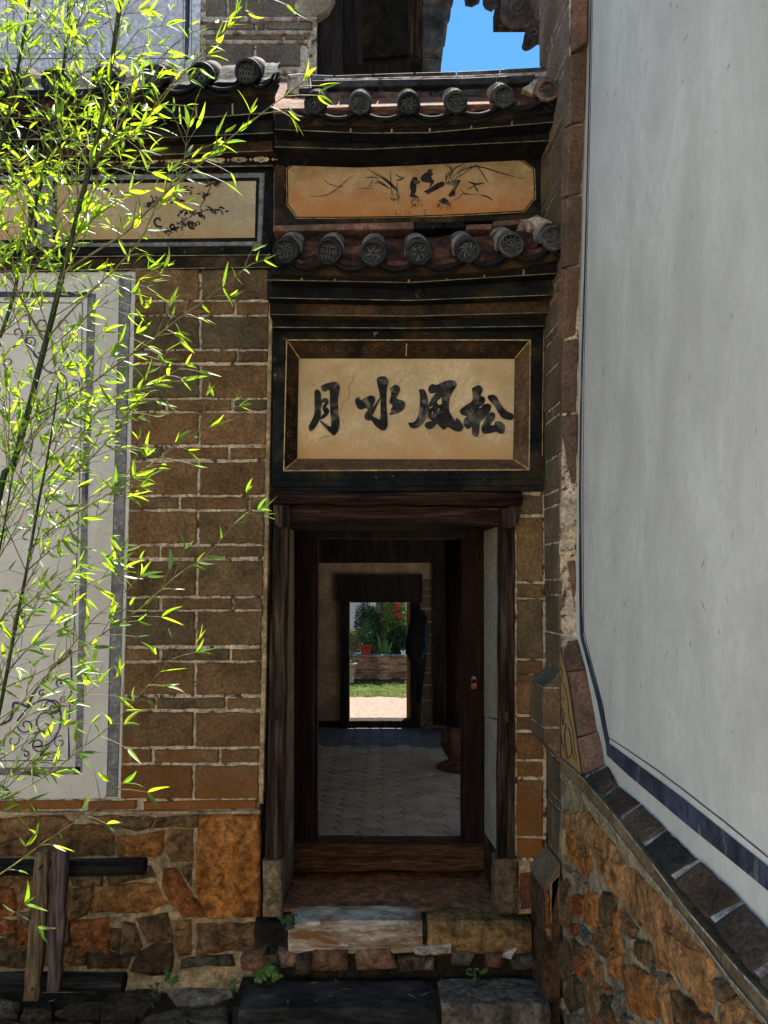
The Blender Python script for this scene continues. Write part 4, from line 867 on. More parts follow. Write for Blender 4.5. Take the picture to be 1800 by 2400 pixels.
# painted spandrel in the corner
paint('painted_spandrel', M['frieze'], sb, MP, .0, [('p', [(1311,1512),(1330,1585),(1350,1720),(1364,1818),(1312,1774)])])
paint('spandrel_outline', M['ink'], sb, MP, .0012, [('r', [(1312,1515),(1331,1590),(1350,1722),(1363,1815),(1313,1772)], 1.6),
     spiral(1319,1635,6,.9,0,1.8), ('r', smoothline([(1312,1560),(1318,1575),(1316,1595),(1323,1610),(1330,1640),(1334,1680),(1342,1710),(1346,1750),(1352,1780)]), 1.6), ('r', smoothline([(1314,1650),(1318,1690),(1326,1700),(1323,1730),(1332,1775),(1340,1760),(1336,1720),(1330,1705)]), 2.2),
     ('r', smoothline([(1314,1720),(1320,1750),(1330,1780)]), 2.2), ('r', smoothline([(1316,1660),(1322,1672),(1318,1700)]), 3), ('r', smoothline([(1338,1740),(1344,1770),(1352,1790)]), 2)])
# solid wall behind the spandrel and the bands below
mb = MB(); v = [MP.pix(*p, -.002) for p in ((1312,1480),(1362,1820),(1366,1850),(1312,1800))]; mb.add(*hexa(v + [q - MP.N * .12 for q in v])); mb.build('spandrel_core', M['hood'], sb)
# brick string course under the frame, then a pale fillet
up = [(1312,1776),(1366,1826),(1434,1905),(1532,2030),(1607,2131),(1709,2250),(1800,2350),(1960,2530)]
lo = [(1312,1806),(1366,1858),(1424,1925),(1525,2056),(1610,2160),(1706,2288),(1795,2395),(1940,2570)]
fl = [(1312,1826),(1366,1882),(1410,1945),(1523,2078),(1612,2188),(1711,2312),(1780,2400),(1910,2590)]
bj = [0,1,2,3,4,5,6,7]
for i in range(7):
    c = random.choice([(.20,.14,.075), (.22,.15,.07), (.17,.13,.075)])
    t = .02
    pts = [(up[i][0]+1, up[i][1]+1), (up[i+1][0]-1, up[i+1][1]-1), (lo[i+1][0]-1, lo[i+1][1]-1), (lo[i][0]+1, lo[i][1]+1)]
    piece('brick', pts, MP, .012, .1, M['brick'], sb, c, bev=.004, jag=.0025, seg=.05)
    pts = [(lo[i][0], lo[i][1]+1), (lo[i+1][0]-1, lo[i+1][1]), (fl[i+1][0]-1, fl[i+1][1]-1), (fl[i][0], fl[i][1])]
    piece('mortar_fillet', pts, MP, .018, .1, M['fillet'], sb, bev=.006, jag=.004, seg=.04)
paint('edge_line', M['hood'], sb, MP, .0185, [('r', [(x + 1, y + 3) for x, y in lo[:-1]], [1.5, 1.8, 2.2, 2.6, 3, 3.5, 4]), ('r', [(x + 2, y + 2) for x, y in up[:-1]], [1.5, 2, 2.6, 3, 3.6, 4.5, 5])])
# rubble core
z_f = lambda t: 0
v = [MP.pix(1312,1815,.0), MP.pix(1900,2560,.0)]; zc = max(v[0].z, v[1].z) + .01
vs = [mpt(0, .004, -.1), mpt(6.5, .004, -.1), mpt(6.5, .004, zc), mpt(0, .004, zc)]
mb = MB(); mb.add(*hexa(vs + [q - MP.N * .4 for q in vs])); mb.build('rubble_core', M['rubblemortar'], sb)
za = lambda pts: L(pts, 4.424, 1230, 1900); zb_ = lambda pts: L(pts, 4.1475, 1400, 1900)
random.seed(77)
T1, T2, T3, T4, T5 = (.54,.225,.07), (.46,.235,.095), (.40,.13,.05), (.32,.18,.085), (.56,.28,.115)
rs = [(za([(412,140),(480,230),(560,385),(635,485),(645,620),(600,712),(505,600),(432,480),(402,300)]),T1,.04), (za([(425,22),(615,12),(828,232),(898,402),(995,562),(985,935),(885,875),(862,760),(785,700),(705,580),(562,340),(445,130)]),T5,.04),
 (zb_([(240,562),(330,542),(560,762),(830,1142),(1058,1422),(1048,1895),(990,1985),(702,1600),(604,1500),(504,1250),(364,1100),(254,880)]),T5,.045), (za([(302,742),(400,705),(448,800),(446,1150),(400,1225),(302,1138)]),T4,.04), (za([(482,862),(588,882),(578,1000),(520,1105),(472,1080),(462,950)]),T3,.04),
 (za([(612,822),(718,872),(738,1148),(690,1245),(602,1180),(572,1040)]),T1,.045), (za([(762,832),(898,852),(908,1000),(868,1188),(772,1198),(742,1100)]),(.20,.13,.065),.04), (za([(912,1052),(978,992),(983,1170),(968,1300),(988,1468),(940,1478),(862,1310)]),T1,.035),
 (za([(992,1032),(1128,1232),(1088,1308),(1040,1278),(988,1150)]),T4,.035), (za([(1112,1322),(1228,1352),(1288,1520),(1268,1638),(1140,1558),(1108,1460)]),(.20,.12,.05),.05), (za([(722,1202),(858,1232),(858,1300),(808,1528),(702,1460),(672,1340)]),T4,.03),
 (za([(472,1482),(558,1502),(618,1640),(560,1758),(482,1640)]),T3,.04), (za([(862,1402),(948,1502),(968,1738),(872,1748),(842,1600)]),T1,.045), (zb_([(212,1482),(330,1492),(500,1602),(638,1702),(658,1850),(598,1998),(430,2058),(292,1980),(222,1700)]),T1,.08),
 (za([(402,1752),(480,1682),(598,1862),(588,2018),(442,2108),(392,1950)]),(.22,.15,.075),.05), (za([(622,1652),(698,1722),(738,1900),(738,2210),(602,2210),(602,1800)]),T4,.04), (za([(312,1402),(380,1302),(468,1500),(468,1650),(392,1778),(282,1700)]),(.20,.12,.06),.045),
 (za([(702,1562),(768,1582),(778,1818),(742,1838)]),T4,.025), (za([(762,1902),(878,1912),(868,2048),(782,2098)]),(.15,.12,.08),.03), (za([(602,1402),(648,1422),(698,1560),(708,1718),(642,1640)]),T1,.03),
 (zb_([(662,1702),(898,1852),(1048,2002),(1060,2200),(702,2200),(652,1850)]),(.22,.12,.06),.05), (zb_([(1082,1622),(1238,1642),(1298,1750),(1198,1898),(1102,1850)]),(.26,.17,.11),.045), (zb_([(1112,1902),(1298,1802),(1600,2140),(1600,2300),(1102,2250)]),T5,.05),
 (za([(312,1902),(368,1952),(388,2068),(312,2048)]),(.36,.28,.18),.03), (za([(782,1782),(878,1852),(848,1918),(802,1898)]),T1,.03), (zb_([(472,1452),(558,1502),(668,1622),(648,1738),(562,1700),(492,1560)]),(.18,.15,.10),.03), (za([(452,1162),(508,1172),(518,1288),(472,1308)]),T3,.03),
 (za([(525,1170),(590,1200),(620,1260),(690,1290),(660,1400),(560,1330)]),(.27,.22,.17),.025), (za([(900,1860),(985,1880),(1000,2100),(930,2210),(880,2000)]),(.3,.25,.19),.03), (za([(460,1320),(590,1440),(600,1490),(480,1470)]),T4,.02), (za([(985,2110),(1080,2170),(1080,2212),(960,2212)]),(.32,.25,.17),.02),
 (za([(400,2110),(600,2120),(590,2215),(400,2215)]),(.34,.27,.18),.03), (za([(745,2080),(860,2060),(860,2212),(745,2212)]),T4,.03), (za([(880,2020),(950,2120),(960,2212),(870,2212)]),T4,.03), (za([(560,660),(610,720),(600,770),(430,690),(420,620)]),(.3,.27,.2),.02), (za([(985,1190),(1100,1330),(1105,1420),(1000,1440)]),(.34,.27,.18),.015)]
for pts, c, dm in rs: piece('stone', pts, MP, .024, .09, M['stone'], sb, (lambda k: tuple(x * k for x in c))(random.uniform(.88, 1.1)), dome=dm * .85, rough=.006, jag=.004, seg=.03, bev=.010, grow=.001)
for i in range(40):   # the rubble goes on below and beside the picture
    t = 1.2 + (i // 4) * .34 + random.uniform(-.04, .04); hz = .12 + (i % 4) * .27 + random.uniform(-.03, .03)
    c3 = mpt(t, 0, hz); a_, b_ = MP.ab(c3)
    if MP.pix(1500, 2400, 0).y + .1 > c3.y or i % 4 == 0:
        pts = [(a_ + .15 * math.cos(k * .9) * random.uniform(.8, 1.1), b_ + .115 * math.sin(k * .9) * random.uniform(.8, 1.1)) for k in range(7)]
        if c3.y < 2.2: piece3('stone', pts, MP, .022, .08, M['stone'], sb, random.choice([T1, T2, T4, T5]), dome=.045, rough=.006, jag=.008, seg=.06, bev=.012)
# sloped block on the return and the flared foot
def extr(name, prof, Y0, mat, color=None, Ylen=None):
    """profile given in pixels on the camera-facing plane Y0, extruded back along the return"""
    D = -(NP.U) * (NL + .0) if NP.U.y < 0 else NP.U * NL
    v0 = [P(x, y, Y0) for x, y in prof]; v1 = [v + D for v in v0]; n = len(v0)
    return mobj(name, v0 + v1, [tuple(range(n)), tuple(range(2 * n - 1, n - 1, -1))] + [(i, i + n, (i + 1) % n + n, (i + 1) % n) for i in range(n)], mat, sb, color)
extr('corner_block', [(1313,1574),(1290,1600),(1274,1611),(1313,1611)], 3.735, M['brick'], (.12,.105,.08))
extr('corner_block', [(1313,1614),(1273,1614),(1273,1703),(1313,1703)], 3.735, M['brick'], (.15,.105,.06))
extr('corner_block', [(1313,1708),(1274,1708),(1276,1738),(1296,1762),(1313,1782)], 3.735, M['brick'], (.14,.10,.065))
extr('mortar_joint', [(1311,1610),(1276,1610),(1276,1709),(1311,1709)], 3.738, M['hood'])
extr('sloped_foot', [(1313,2024),(1273,2078),(1277,2092),(1313,2070)], 3.73, M['brick'], (.14,.11,.07))
extr('foot_core', [(1313,2075),(1276,2092),(1276,2420),(1313,2420)], 3.737, M['stone'], (.12,.07,.04))
E1 = front(3.733)
piece('stone', za([(204,835),(262,872),(262,1178),(206,1198)]), E1, .0, .05, M['stone'], sb, T3, dome=.02, rough=.004, jag=.003, seg=.03, bev=.006)
piece('stone', za([(206,1215),(288,1232),(296,1395),(222,1378)]), E1, .0, .05, M['stone'], sb, T4, dome=.02, rough=.004, jag=.003, seg=.03, bev=.006)
piece('mortar_fillet', za([(262,760),(360,655),(368,670),(295,745),(290,1150),(268,1170)]), E1, .006, .04, M['fillet'], sb, bev=.004, jag=.003, seg=.03)
piece('mortar_fillet', za([(372,0),(412,0),(400,120),(385,420),(395,520),(362,520),(350,400),(365,120)]), MP, .03, .04, M['fillet'], sb, bev=.004, jag=.003, seg=.03)
piece('mortar_fillet', za([(395,560),(440,640),(560,720),(620,770),(600,800),(500,740),(400,660)]), MP, .03, .04, M['fillet'], sb, bev=.004, jag=.003, seg=.03)

# ------------------------------------------------------------------ passage behind the door
FZ = CAMZ - 1.66; YW = 8.8
psg = thing('passage', 'dark covered passage with plastered far wall and second doorway', 'passage', (0, 6.7, FZ))
pf = bpy.data.objects.new('passage_floor', None); COL.objects.link(pf); pf.location = (0, 6.7, FZ); WLOC[pf.name] = Vector((0, 6.7, FZ)); struct(pf)
mb = MB(); mb.add(*boxg(-1.1, 4.2, 4.6, YW + .45, FZ - .4, FZ - .012)); mb.build('joint_bed', mk('joint_sand', (.012,.010,.009), bump=.4), pf)
s_ = .098; random.seed(12); HEX = []
for v in range(4):
    vs = []; fs = []
    for rr, h in ((1.0, -.03), (1.0, -.004), (.955, 0)):
        for k in range(6):
            a = k * 1.0472; vs.append(Vector((math.cos(a) * (s_ - .008) * rr * 1.02, math.sin(a) * (s_ - .008) * rr * .86, h + random.uniform(-.001, .001))))
    for j in (0, 1):
        for k in range(6): fs.append((j * 6 + k, j * 6 + (k + 1) % 6, j * 6 + 6 + (k + 1) % 6, j * 6 + 6 + k))
    fs.append(tuple(range(12, 18)))
    me = bpy.data.meshes.new('hex_tile'); me.from_pydata(vs, [], fs); me.materials.append(M['hex']); me.update(); HEX.append(me)
cells = []
i = 0
while True:
    x = -1.0 + i * s_ * 1.53
    if x > 4.0: break
    j = 0
    while True:
        y = 4.68 + j * s_ * 1.49 + (i % 2) * s_ * .745
        if y > YW: break
        cells.append((x, y)); j += 1
    i += 1
cells.sort(key=lambda c: (0 if -.9 < c[0] < 1.15 else 10) + c[1])
rest = MB()
for n, (x, y) in enumerate(cells):
    c = random.choice([(.40,.32,.235), (.44,.34,.24), (.37,.30,.225), (.42,.32,.22), (.33,.275,.21)])
    w = Vector((x, y, FZ + random.uniform(-.002, .002)))
    if n < 298:
        o = link('hex_tile', random.choice(HEX), None, pf, w, c); o.rotation_euler.z = random.choice([0, 1, 2, 3]) * math.pi / 1 if False else 0
    else: rest.add([v.co + w for v in HEX[0].vertices], [tuple(p.vertices) for p in HEX[0].polygons])
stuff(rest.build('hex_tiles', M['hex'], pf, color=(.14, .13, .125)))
# walls of the passage
mb = MB(); mb.add(*boxg(-1.2, -.86, 4.64, YW, FZ - .4, 3.4)); mb.build('side_wall', M['darkplaster'], psg)
mb = MB(); mb.add(*boxg(-1.2, 1.35, 4.64, YW + .4, 3.0, 3.15)); mb.build('ceiling', M['darkwood'], psg)
for y in (5.3, 6.1, 6.8, 7.6, 8.3):
    mb = MB(); mb.add(*boxg(-.86, 1.34, y, y + .12, 2.86, 2.995)); mb.build('ceiling_beam', M['darkwood'], psg)
mb = MB(); mb.add(*boxg(1.02, 1.2, 8.25, YW, FZ - .4, 2.999)); mb.build('side_partition', M['darkwood'], psg)
mb = MB(); mb.add(*boxg(.70, .88, 6.65, 6.95, 2.3, 2.85)); mb.build('bracket', M['darkwood'], psg)
FA = front(YW)
def far(name, pts, off, th, mat, **k): return piece(name, pts, FA, off, th, mat, psg, **k)
ox0, ox1, oy0, oy1 = 812, 964, 1412, 1688
for r_ in (rect(690, 1180, 812, 1716), rect(964, 1180, 1160, 1716), rect(812, 1180, 964, 1412)):
    far('far_wall', r_, 0, .38, mk('far_plaster', (.34,.26,.18), var=.3, c2=(.2,.15,.1), s2=3, t2=.5, bump=.2), bev=.001, jag=0, seg=9)
mb = MB(); mb.add(*boxg(P(1160,1500,YW).x, 4.4, YW, YW + .38, FZ - .3, 3.0)); mb.build('far_wall', M['darkplaster'], psg)
far('door_frame', rect(797, 1350, 818, 1710), .05, .2, M['darkwood']); far('door_frame', rect(962, 1350, 986, 1710), .05, .2, M['darkwood'])
far('door_lintel', rect(790, 1347, 990, 1412), .06, .2, M['darkwood']); far('door_sill', rect(797, 1689, 986, 1712), .06, .2, M['darkwood'])
far('wall_beam', rect(740, 1250, 1050, 1319), .08, .1, M['darkwood'])
far('wall_post', rect(1015, 1262, 1048, 1700), .06, .1, M['darkwood'])
random.seed(14)
for y0, y1 in ((1358,1378),(1382,1395),(1398,1425),(1430,1455),(1460,1486),(1490,1530),(1534,1565),(1569,1575),(1579,1604),(1608,1640),(1644,1690)):
    far('brick', rect(988, y0, 1013, y1), .012, .04, M['brick'], color=(.10,.075,.05), bev=.004, jag=.003, seg=.05)
far('far_stone', [(994,1700),(1004,1692),(1030,1690),(1046,1698),(1046,1716),(994,1716)], .05, .08, M['stone'], color=(.20,.13,.07), dome=.05, rough=.01, jag=.01)
far('plaster_skirting', rect(745, 1690, 797, 1716), .02, .04, M['darkwood'])
far('opened_door_leaf', [(953,1413),(965,1413),(965,1689),(953,1689)], -.14, .05, M['cream'], bev=.002, jag=0)
# column on a carved drum base
clm = thing('wooden_column', 'dark red round column standing on a stone drum base', 'column', (P(1066, 1375, 6.8).x, 6.85, FZ))
cx, cy = P(1081, 1375, 6.8).x, 6.85
mb = MB(); tube(mb, [Vector((cx, cy, FZ + .38)), Vector((cx, cy, 1.2)), Vector((cx, cy, 2.99))], [.150, .148, .145], 24); mb.build('shaft', M['redwood'], clm, smooth=True)
def lathe(name, prof, c, mat, parent, color=None, n=28, rag=0):
    vs = []; fs = []
    for r0, h in prof:
        for k in range(n): a = 6.283 * k / n; rr = r0 + random.uniform(-rag, rag); vs.append(Vector((c[0] + math.cos(a) * rr, c[1] + math.sin(a) * rr, c[2] + h)))
    for j in range(len(prof) - 1):
        for k in range(n): fs.append((j * n + k, j * n + (k + 1) % n, (j + 1) * n + (k + 1) % n, (j + 1) * n + k))
    fs += [tuple(range(n - 1, -1, -1)), tuple((len(prof) - 1) * n + k for k in range(n))]
    return mobj(name, vs, fs, mat, parent, color, smooth=True)
lathe('drum_base', [(.165,0),(.15,.03),(.125,.06),(.12,.085),(.14,.115),(.168,.16),(.182,.22),(.178,.28),(.165,.33),(.155,.36),(.155,.385)], (cx, cy, FZ), M['stone'], clm, (.13,.08,.055), rag=.002)
mb = MB()
for k in range(60):
    a = random.random() * 6.28; h = random.uniform(.17, .30); mb.add(*boxg(cx + math.cos(a) * .178 - .009, cx + math.cos(a) * .178 + .009, cy + math.sin(a) * .178 - .009, cy + math.sin(a) * .178 + .009, FZ + h, FZ + h + .02, j=.004))
mb.build('carved_relief', M['stone'], clm, color=(.15,.10,.065))
lathe('plinth', [(.23,0),(.23,.02),(.20,.035),(.15,.045)], (cx, cy, FZ), M['stone'], clm, (.17,.09,.06))
# jacket on a hook
jk = thing('hanging_jacket', 'black jacket with blue trim hanging beside the far doorway', 'jacket', P(978, 1700, 8.6))
random.seed(19)
prof = [(1428, 968, 990), (1445, 962, 1000), (1470, 957, 1003), (1500, 951, 1004), (1530, 950, 1000), (1560, 968, 998), (1600, 972, 992), (1650, 975, 986)]
vs = []; n = 14
for y, a, b in prof:
    for k in range(n):
        t = 6.283 * k / n; x = (a + b) / 2 + (b - a) / 2 * math.cos(t); p = P(x, y, 8.62); p.y += .055 * math.sin(t) + .012 * math.sin(k * 3 + y); vs.append(p)
fs = [(j * n + k, j * n + (k + 1) % n, (j + 1) * n + (k + 1) % n, (j + 1) * n + k) for j in range(len(prof) - 1) for k in range(n)] + [tuple(range(n)), tuple((len(prof) - 1) * n + k for k in range(n - 1, -1, -1))]
mobj('jacket_body', vs, fs, mk('black_cloth', (.008,.008,.009), bump=.3), jk, smooth=True)
piece('blue_trim', [(996,1460),(1003,1462),(1002,1520),(990,1545),(988,1540),(996,1515)], front(8.57), 0, .02, mk('blue_cloth', (.02,.05,.14), bump=.2), jk, bev=.003, jag=0)
mb = MB(); tube(mb, [P(979,1426,8.74), P(979,1424,8.62), P(979,1432,8.6)], .006, 6); mb.build('hook', M['darkwood'], jk)
# padlock on the right jamb
pl_ = thing('padlock', 'brass padlock with steel shackle hanging open on the right jamb', 'padlock', P(1111, 1615, 4.46))
m_br = mk('aged_brass', (.22, .07, .03), var=.25, bump=.1, rough=.4); m_br.node_tree.nodes['Principled BSDF'].inputs['Metallic'].default_value = .5
m_st = mk('steel', (.16, .16, .16), var=.2, bump=.05, rough=.3); m_st.node_tree.nodes['Principled BSDF'].inputs['Metallic'].default_value = .9
piece('lock_body', [(1104,1601),(1118,1600),(1118,1615),(1104,1616)], front(4.455), 0, .022, m_br, pl_, bev=.003, jag=0)
mb = MB(); tube(mb, [P(1106,1602,4.466), P(1106,1592,4.466), P(1107.5,1587,4.466), P(1111,1585,4.466), P(1114.5,1587,4.466), P(1116,1592,4.466), P(1116,1602,4.466)], .0032, 8); mb.build('shackle', m_st, pl_, smooth=True)
mb = MB(); mb.add(*boxg(P(1108,1590,4.47).x, P(1114,1590,4.47).x, 4.462, 4.502, P(1110,1592,4.47).z, P(1110,1586,4.47).z)); mb.build('staple', m_st, pl_)

# ------------------------------------------------------------------ sunlit courtyard beyond
cf = struct(mobj('courtyard_floor', *boxg(-5, 9, YW + .385, 26, FZ - .4, FZ - .02), mk('courtyard_brick', (.17,.12,.10), var=.35, vs=14, c2=(.10,.07,.055), s2=22, t2=.6, bump=.3, st=(1,1.6,1))))
gside = struct(mobj('side_courtyard_floor', *boxg(1.62, 9, 4.7, YW - .002, FZ - .4, FZ + .01), mk('pale_bounce_paving', (.50,.47,.43), bump=.3)))  # unseen floor, made pale and raised to bounce light into the passage
sh = mobj('side_bounce_wall', *boxg(5.2, 5.6, 3.0, 12, FZ - .4, 4.6), mk('ochre_bounce', (.82,.68,.48), var=.1, bump=.1)); tag(sh, 'unseen ochre wall added beyond the open side of the passage to bounce light', 'bounce wall')  # added out of view as a warm reflector for the passage
def leafmat(name, trans=.45, rough=.45, tint=(1.25, 1.6, .35)):
    m = bpy.data.materials.new(name); m.use_nodes = True; nt = m.node_tree; N = nt.nodes; K = nt.links.new
    b = N['Principled BSDF']; b.inputs['Roughness'].default_value = rough; b.inputs['Specular IOR Level'].default_value = .5
    oi = N.new('ShaderNodeObjectInfo'); t = N.new('ShaderNodeBsdfTranslucent'); mx = N.new('ShaderNodeMixShader'); mx.inputs[0].default_value = trans
    geo = N.new('ShaderNodeNewGeometry'); no = N.new('ShaderNodeTexNoise'); no.inputs['Scale'].default_value = 30; K(geo.outputs['Position'], no.inputs['Vector'])
    mr = N.new('ShaderNodeMapRange'); mr.inputs[1].default_value = .3; mr.inputs[2].default_value = .7; mr.inputs[3].default_value = .8; mr.inputs[4].default_value = 1.2; K(no.outputs[0], mr.inputs[0])
    sc = N.new('ShaderNodeVectorMath'); sc.operation = 'SCALE'; K(oi.outputs['Color'], sc.inputs[0]); K(mr.outputs[0], sc.inputs['Scale'])
    K(sc.outputs[0], b.inputs['Base Color'])
    v = N.new('ShaderNodeVectorMath'); v.operation = 'MULTIPLY'; v.inputs[1].default_value = tint; K(sc.outputs[0], v.inputs[0]); K(v.outputs[0], t.inputs['Color'])
    out = N['Material Output']; K(b.outputs[0], mx.inputs[1]); K(t.outputs[0], mx.inputs[2]); K(mx.outputs[0], out.inputs[0]); return m
M['leaf'] = leafmat('bamboo_leaf', .5, .4, (3.2, 2.5, .5))
M['leaf2'] = leafmat('garden_leaf', .3, .5, (1.6, 1.6, .5))
def foliage(mb, c, r, n, l, w, flat=False, rnd=random):
    for _ in range(n):
        d_ = Vector((rnd.gauss(0, 1), rnd.gauss(0, 1), rnd.gauss(0, 1))).normalized() * rnd.random() ** .5
        p = Vector(c) + Vector((d_.x * r[0], d_.y * r[1], d_.z * r[2]))
        a = Vector((rnd.gauss(0, 1), rnd.gauss(0, 1), rnd.gauss(0, .6))).normalized(); b = a.cross(Vector((rnd.gauss(0, 1), rnd.gauss(0, 1), rnd.gauss(0, 1)))).normalized()
        ll = l * rnd.uniform(.6, 1.2); ww = w * rnd.uniform(.7, 1.2)
        mb.add([p, p + a * ll * .5 + b * ww * .5, p + a * ll, p + a * ll * .5 - b * ww * .5], [(0, 1, 2, 3)])
YP = 13.1
ptr = thing('brick_planter', 'low weathered brick planter beyond the mossy strip in the courtyard', 'planter', (P(890,1560,YP).x, YP, FZ))
zt = P(890, 1540, YP).z; x0p, x1p = P(818,1560,YP).x, P(1000,1560,YP).x
mb = MB(); mb.add(*boxg(x0p, x1p + .8, YP + .012, YP + .22, FZ - .1, zt)); mb.build('mortar_core', M['lime'], ptr)
mb = MB(); mb.add(*boxg(x0p, x1p + .8, YP + .23, YP + 1.3, FZ - .1, zt - .05)); mb.build('soil', M['ground'], ptr)
random.seed(30); nr = 8; hh = (zt - FZ) / nr
for r_ in range(nr):
    x = x0p - random.uniform(0, .08)
    while x < x1p + .2:
        w = random.choice([.15, .18, .1, .21]); 
        bevel_box('brick', max(x, x0p), x + w - .008, YP, YP + .05, FZ + r_ * hh + .004, FZ + (r_ + 1) * hh - .004, M['brick'], ptr, .003, random.choice([(.42,.20,.10), (.48,.24,.13), (.30,.14,.08), (.20,.11,.07), (.50,.30,.2)])); x += w
x = x0p - .03
while x < x1p + .2: bevel_box('coping_stone', x, x + .24, YP - .03, YP + .24, zt, zt + .035, M['stone'], ptr, .006, random.choice([(.34,.32,.28), (.24,.2,.17), (.42,.40,.36)])); x += .245
M['moss'] = mk('moss', (.035,.055,.008), var=.6, vs=8, c2=(.09,.095,.02), s2=9, t2=.6, bump=.9, bs=60, bd=.03)
mb = MB(); nx, ny = 30, 12; X0, X1, Y0, Y1 = -2.0, 1.6, P(880,1631,9).y, YP
Y0 = G(880, 1631, FZ).y
vs = [Vector((X0 + (X1 - X0) * i / nx, Y0 + (YP - Y0) * j / ny + (random.uniform(-.12, .12) if j == 0 else 0), FZ - .012 + (.02 * noise.noise(Vector((i * .7, j * .7, 0))) + .022 if j else -.01))) for j in range(ny + 1) for i in range(nx + 1)]
mb.add(vs, [(j * (nx + 1) + i, j * (nx + 1) + i + 1, (j + 1) * (nx + 1) + i + 1, (j + 1) * (nx + 1) + i) for j in range(ny) for i in range(nx)])
for _ in range(1500):
    x, y = random.uniform(-1.6, 1.3), random.uniform(Y0, YP); hgt = random.uniform(.01, .04); a = random.random() * 6.28
    p = Vector((x, y, FZ)); dx = Vector((math.cos(a), math.sin(a), 0)) * .006; mb.add([p - dx, p + dx, p + Vector((random.uniform(-.02, .02), random.uniform(-.02, .02), hgt))], [(0, 1, 2)])
stuff(tag(mb.build('moss_ground', M['moss']), 'green moss and short grass in front of the brick planter', 'moss'))
def pot(name, label, pc, rt, rb, h, mat, col, n=20, grp=None):
    t = thing(name, label, 'flower pot', pc, grp)
    lathe('pot_body', [(rb, 0), (rb * 1.02, .01), (rt * .93, h * .82), (rt * 1.06, h * .84), (rt * 1.08, h), (rt * .98, h), (rt * .9, h * .9), (.02, h * .88)], pc, mat, t, col, n)
    return t
M['clay'] = mk('glazed_pot', obj=True, var=.12, bump=.08, rough=.45)
t = pot('flower_pot', 'dark red plastic pot standing on the planter coping', Vector((P(858,1530,YP+.1).x, YP + .1, zt + .035)), .118, .085, .17, M['clay'], (.30,.045,.03))
mb = MB(); random.seed(2); foliage(mb, (P(862,1490,YP).x, YP + .12, zt + .42), (.16, .12, .26), 420, .05, .014); mb.build('foliage', M['leaf2'], t, color=(.05,.14,.05))
t = pot('flower_pot', 'pale pink pot of clover standing low at the planter corner', Vector((P(816,1570,12.7).x, 12.7, FZ + .14)), .16, .11, .20, M['clay'], (.55,.38,.30))
mb = MB(); foliage(mb, (P(816,1545,12.7).x, 12.7, FZ + .36), (.14, .12, .04), 260, .03, .025); mb.build('foliage', M['leaf2'], t, color=(.07,.18,.04))
mb = MB(); mb.add(*boxg(P(816,1570,12.7).x - .1, P(816,1570,12.7).x + .1, 12.6, 12.8, FZ - .02, FZ + .14)); mb.build('pot_stand', M['lime'], t)
t = pot('flower_pot', 'small white pot at the right end of the planter coping', Vector((P(945,1530,YP+.05).x, YP + .05, zt + .035)), .045, .036, .075, M['clay'], (.78,.78,.78))
mb = MB(); foliage(mb, (P(945,1520,YP).x, YP + .05, zt + .13), (.03, .03, .03), 30, .04, .015); mb.build('foliage', M['leaf2'], t, color=(.05,.10,.03))
t = pot('flower_pot', 'white pot half hidden at the left edge of the far doorway', Vector((P(812,1530,YP+.25).x, YP + .25, zt + .0)), .06, .05, .14, M['clay'], (.6,.6,.58))
mb = MB(); foliage(mb, (P(822,1505,YP).x, YP + .3, zt + .22), (.18, .12, .18), 380, .07, .014); mb.build('foliage', M['leaf2'], t, color=(.17,.15,.07))
# tree, shrubs, flowers
tr = thing('garden_tree', 'old tree with grey patchy bark rising behind the planter', 'tree', (P(895,1540,14).x, 14, FZ))
mb = MB(); xt = P(893, 1480, 14).x
tube(mb, [Vector((xt - .02, 14, FZ)), Vector((xt - .01, 14, 1.4)), Vector((xt + .02, 14, 2.1)), Vector((xt + .05, 14.05, 3.2))], [.13, .105, .10, .09], 12)
tube(mb, [Vector((xt, 14, 1.95)), Vector((xt - .25, 13.95, 2.3)), Vector((xt - .7, 13.9, 2.7))], [.06, .045, .03], 8); tube(mb, [Vector((xt + .05, 14, 2.9)), Vector((xt + .5, 14.1, 3.6)), Vector((xt + .8, 14.2, 4.2))], [.06, .045, .02], 8)
mb.build('trunk', mk('bark', (.13,.10,.085), var=.6, vs=6, c2=(.26,.23,.2), s2=9, t2=.58, bump=.9, bs=22, bd=.04), tr, smooth=True)
mb = MB(); random.seed(77)
for c in ((-.9,0,3.2), (-.3,.2,3.8), (.5,0,3.9), (1.0,.3,3.4), (0,-.4,3.3), (-.5,-.5,2.75), (.3,.5,4.4)): foliage(mb, (xt + c[0], 14 + c[1], c[2]), (.6,.5,.4), 700, .11, .045)
foliage(mb, (xt - .62, 13.8, 2.08), (.14, .1, .05), 40, .10, .045)
mb.build('crown', M['leaf2'], tr, color=(.05,.10,.03))
def shrub(name, label, cat, px, py, Y, rr, n, l, w, col, stem=True, cols=None):
    c = P(px, py, Y); t = thing(name, label, cat, (c.x, Y, zt - .05)); mb = MB(); foliage(mb, c, rr, n, l, w); mb.build('foliage', M['leaf2'], t, color=col)
    mb = MB()
    for k in range(5): tube(mb, [Vector((c.x + random.uniform(-.06, .06), Y, zt - .06)), c + Vector((random.uniform(-.5, .5) * rr[0], 0, random.uniform(-.2, .5) * rr[2]))], .006, 4)
    mb.build('stem', M['wood'], t); return t
random.seed(40)
shrub('shrub', 'fine leaved dark green shrub left of the tree trunk', 'shrub', 855, 1462, 13.6, (.20,.16,.42), 3000, .06, .02, (.03,.075,.028))
shrub('shrub', 'dense green shrub hugging the foot of the trunk', 'shrub', 872, 1470, 13.75, (.14,.12,.40), 1800, .07, .025, (.03,.10,.035))
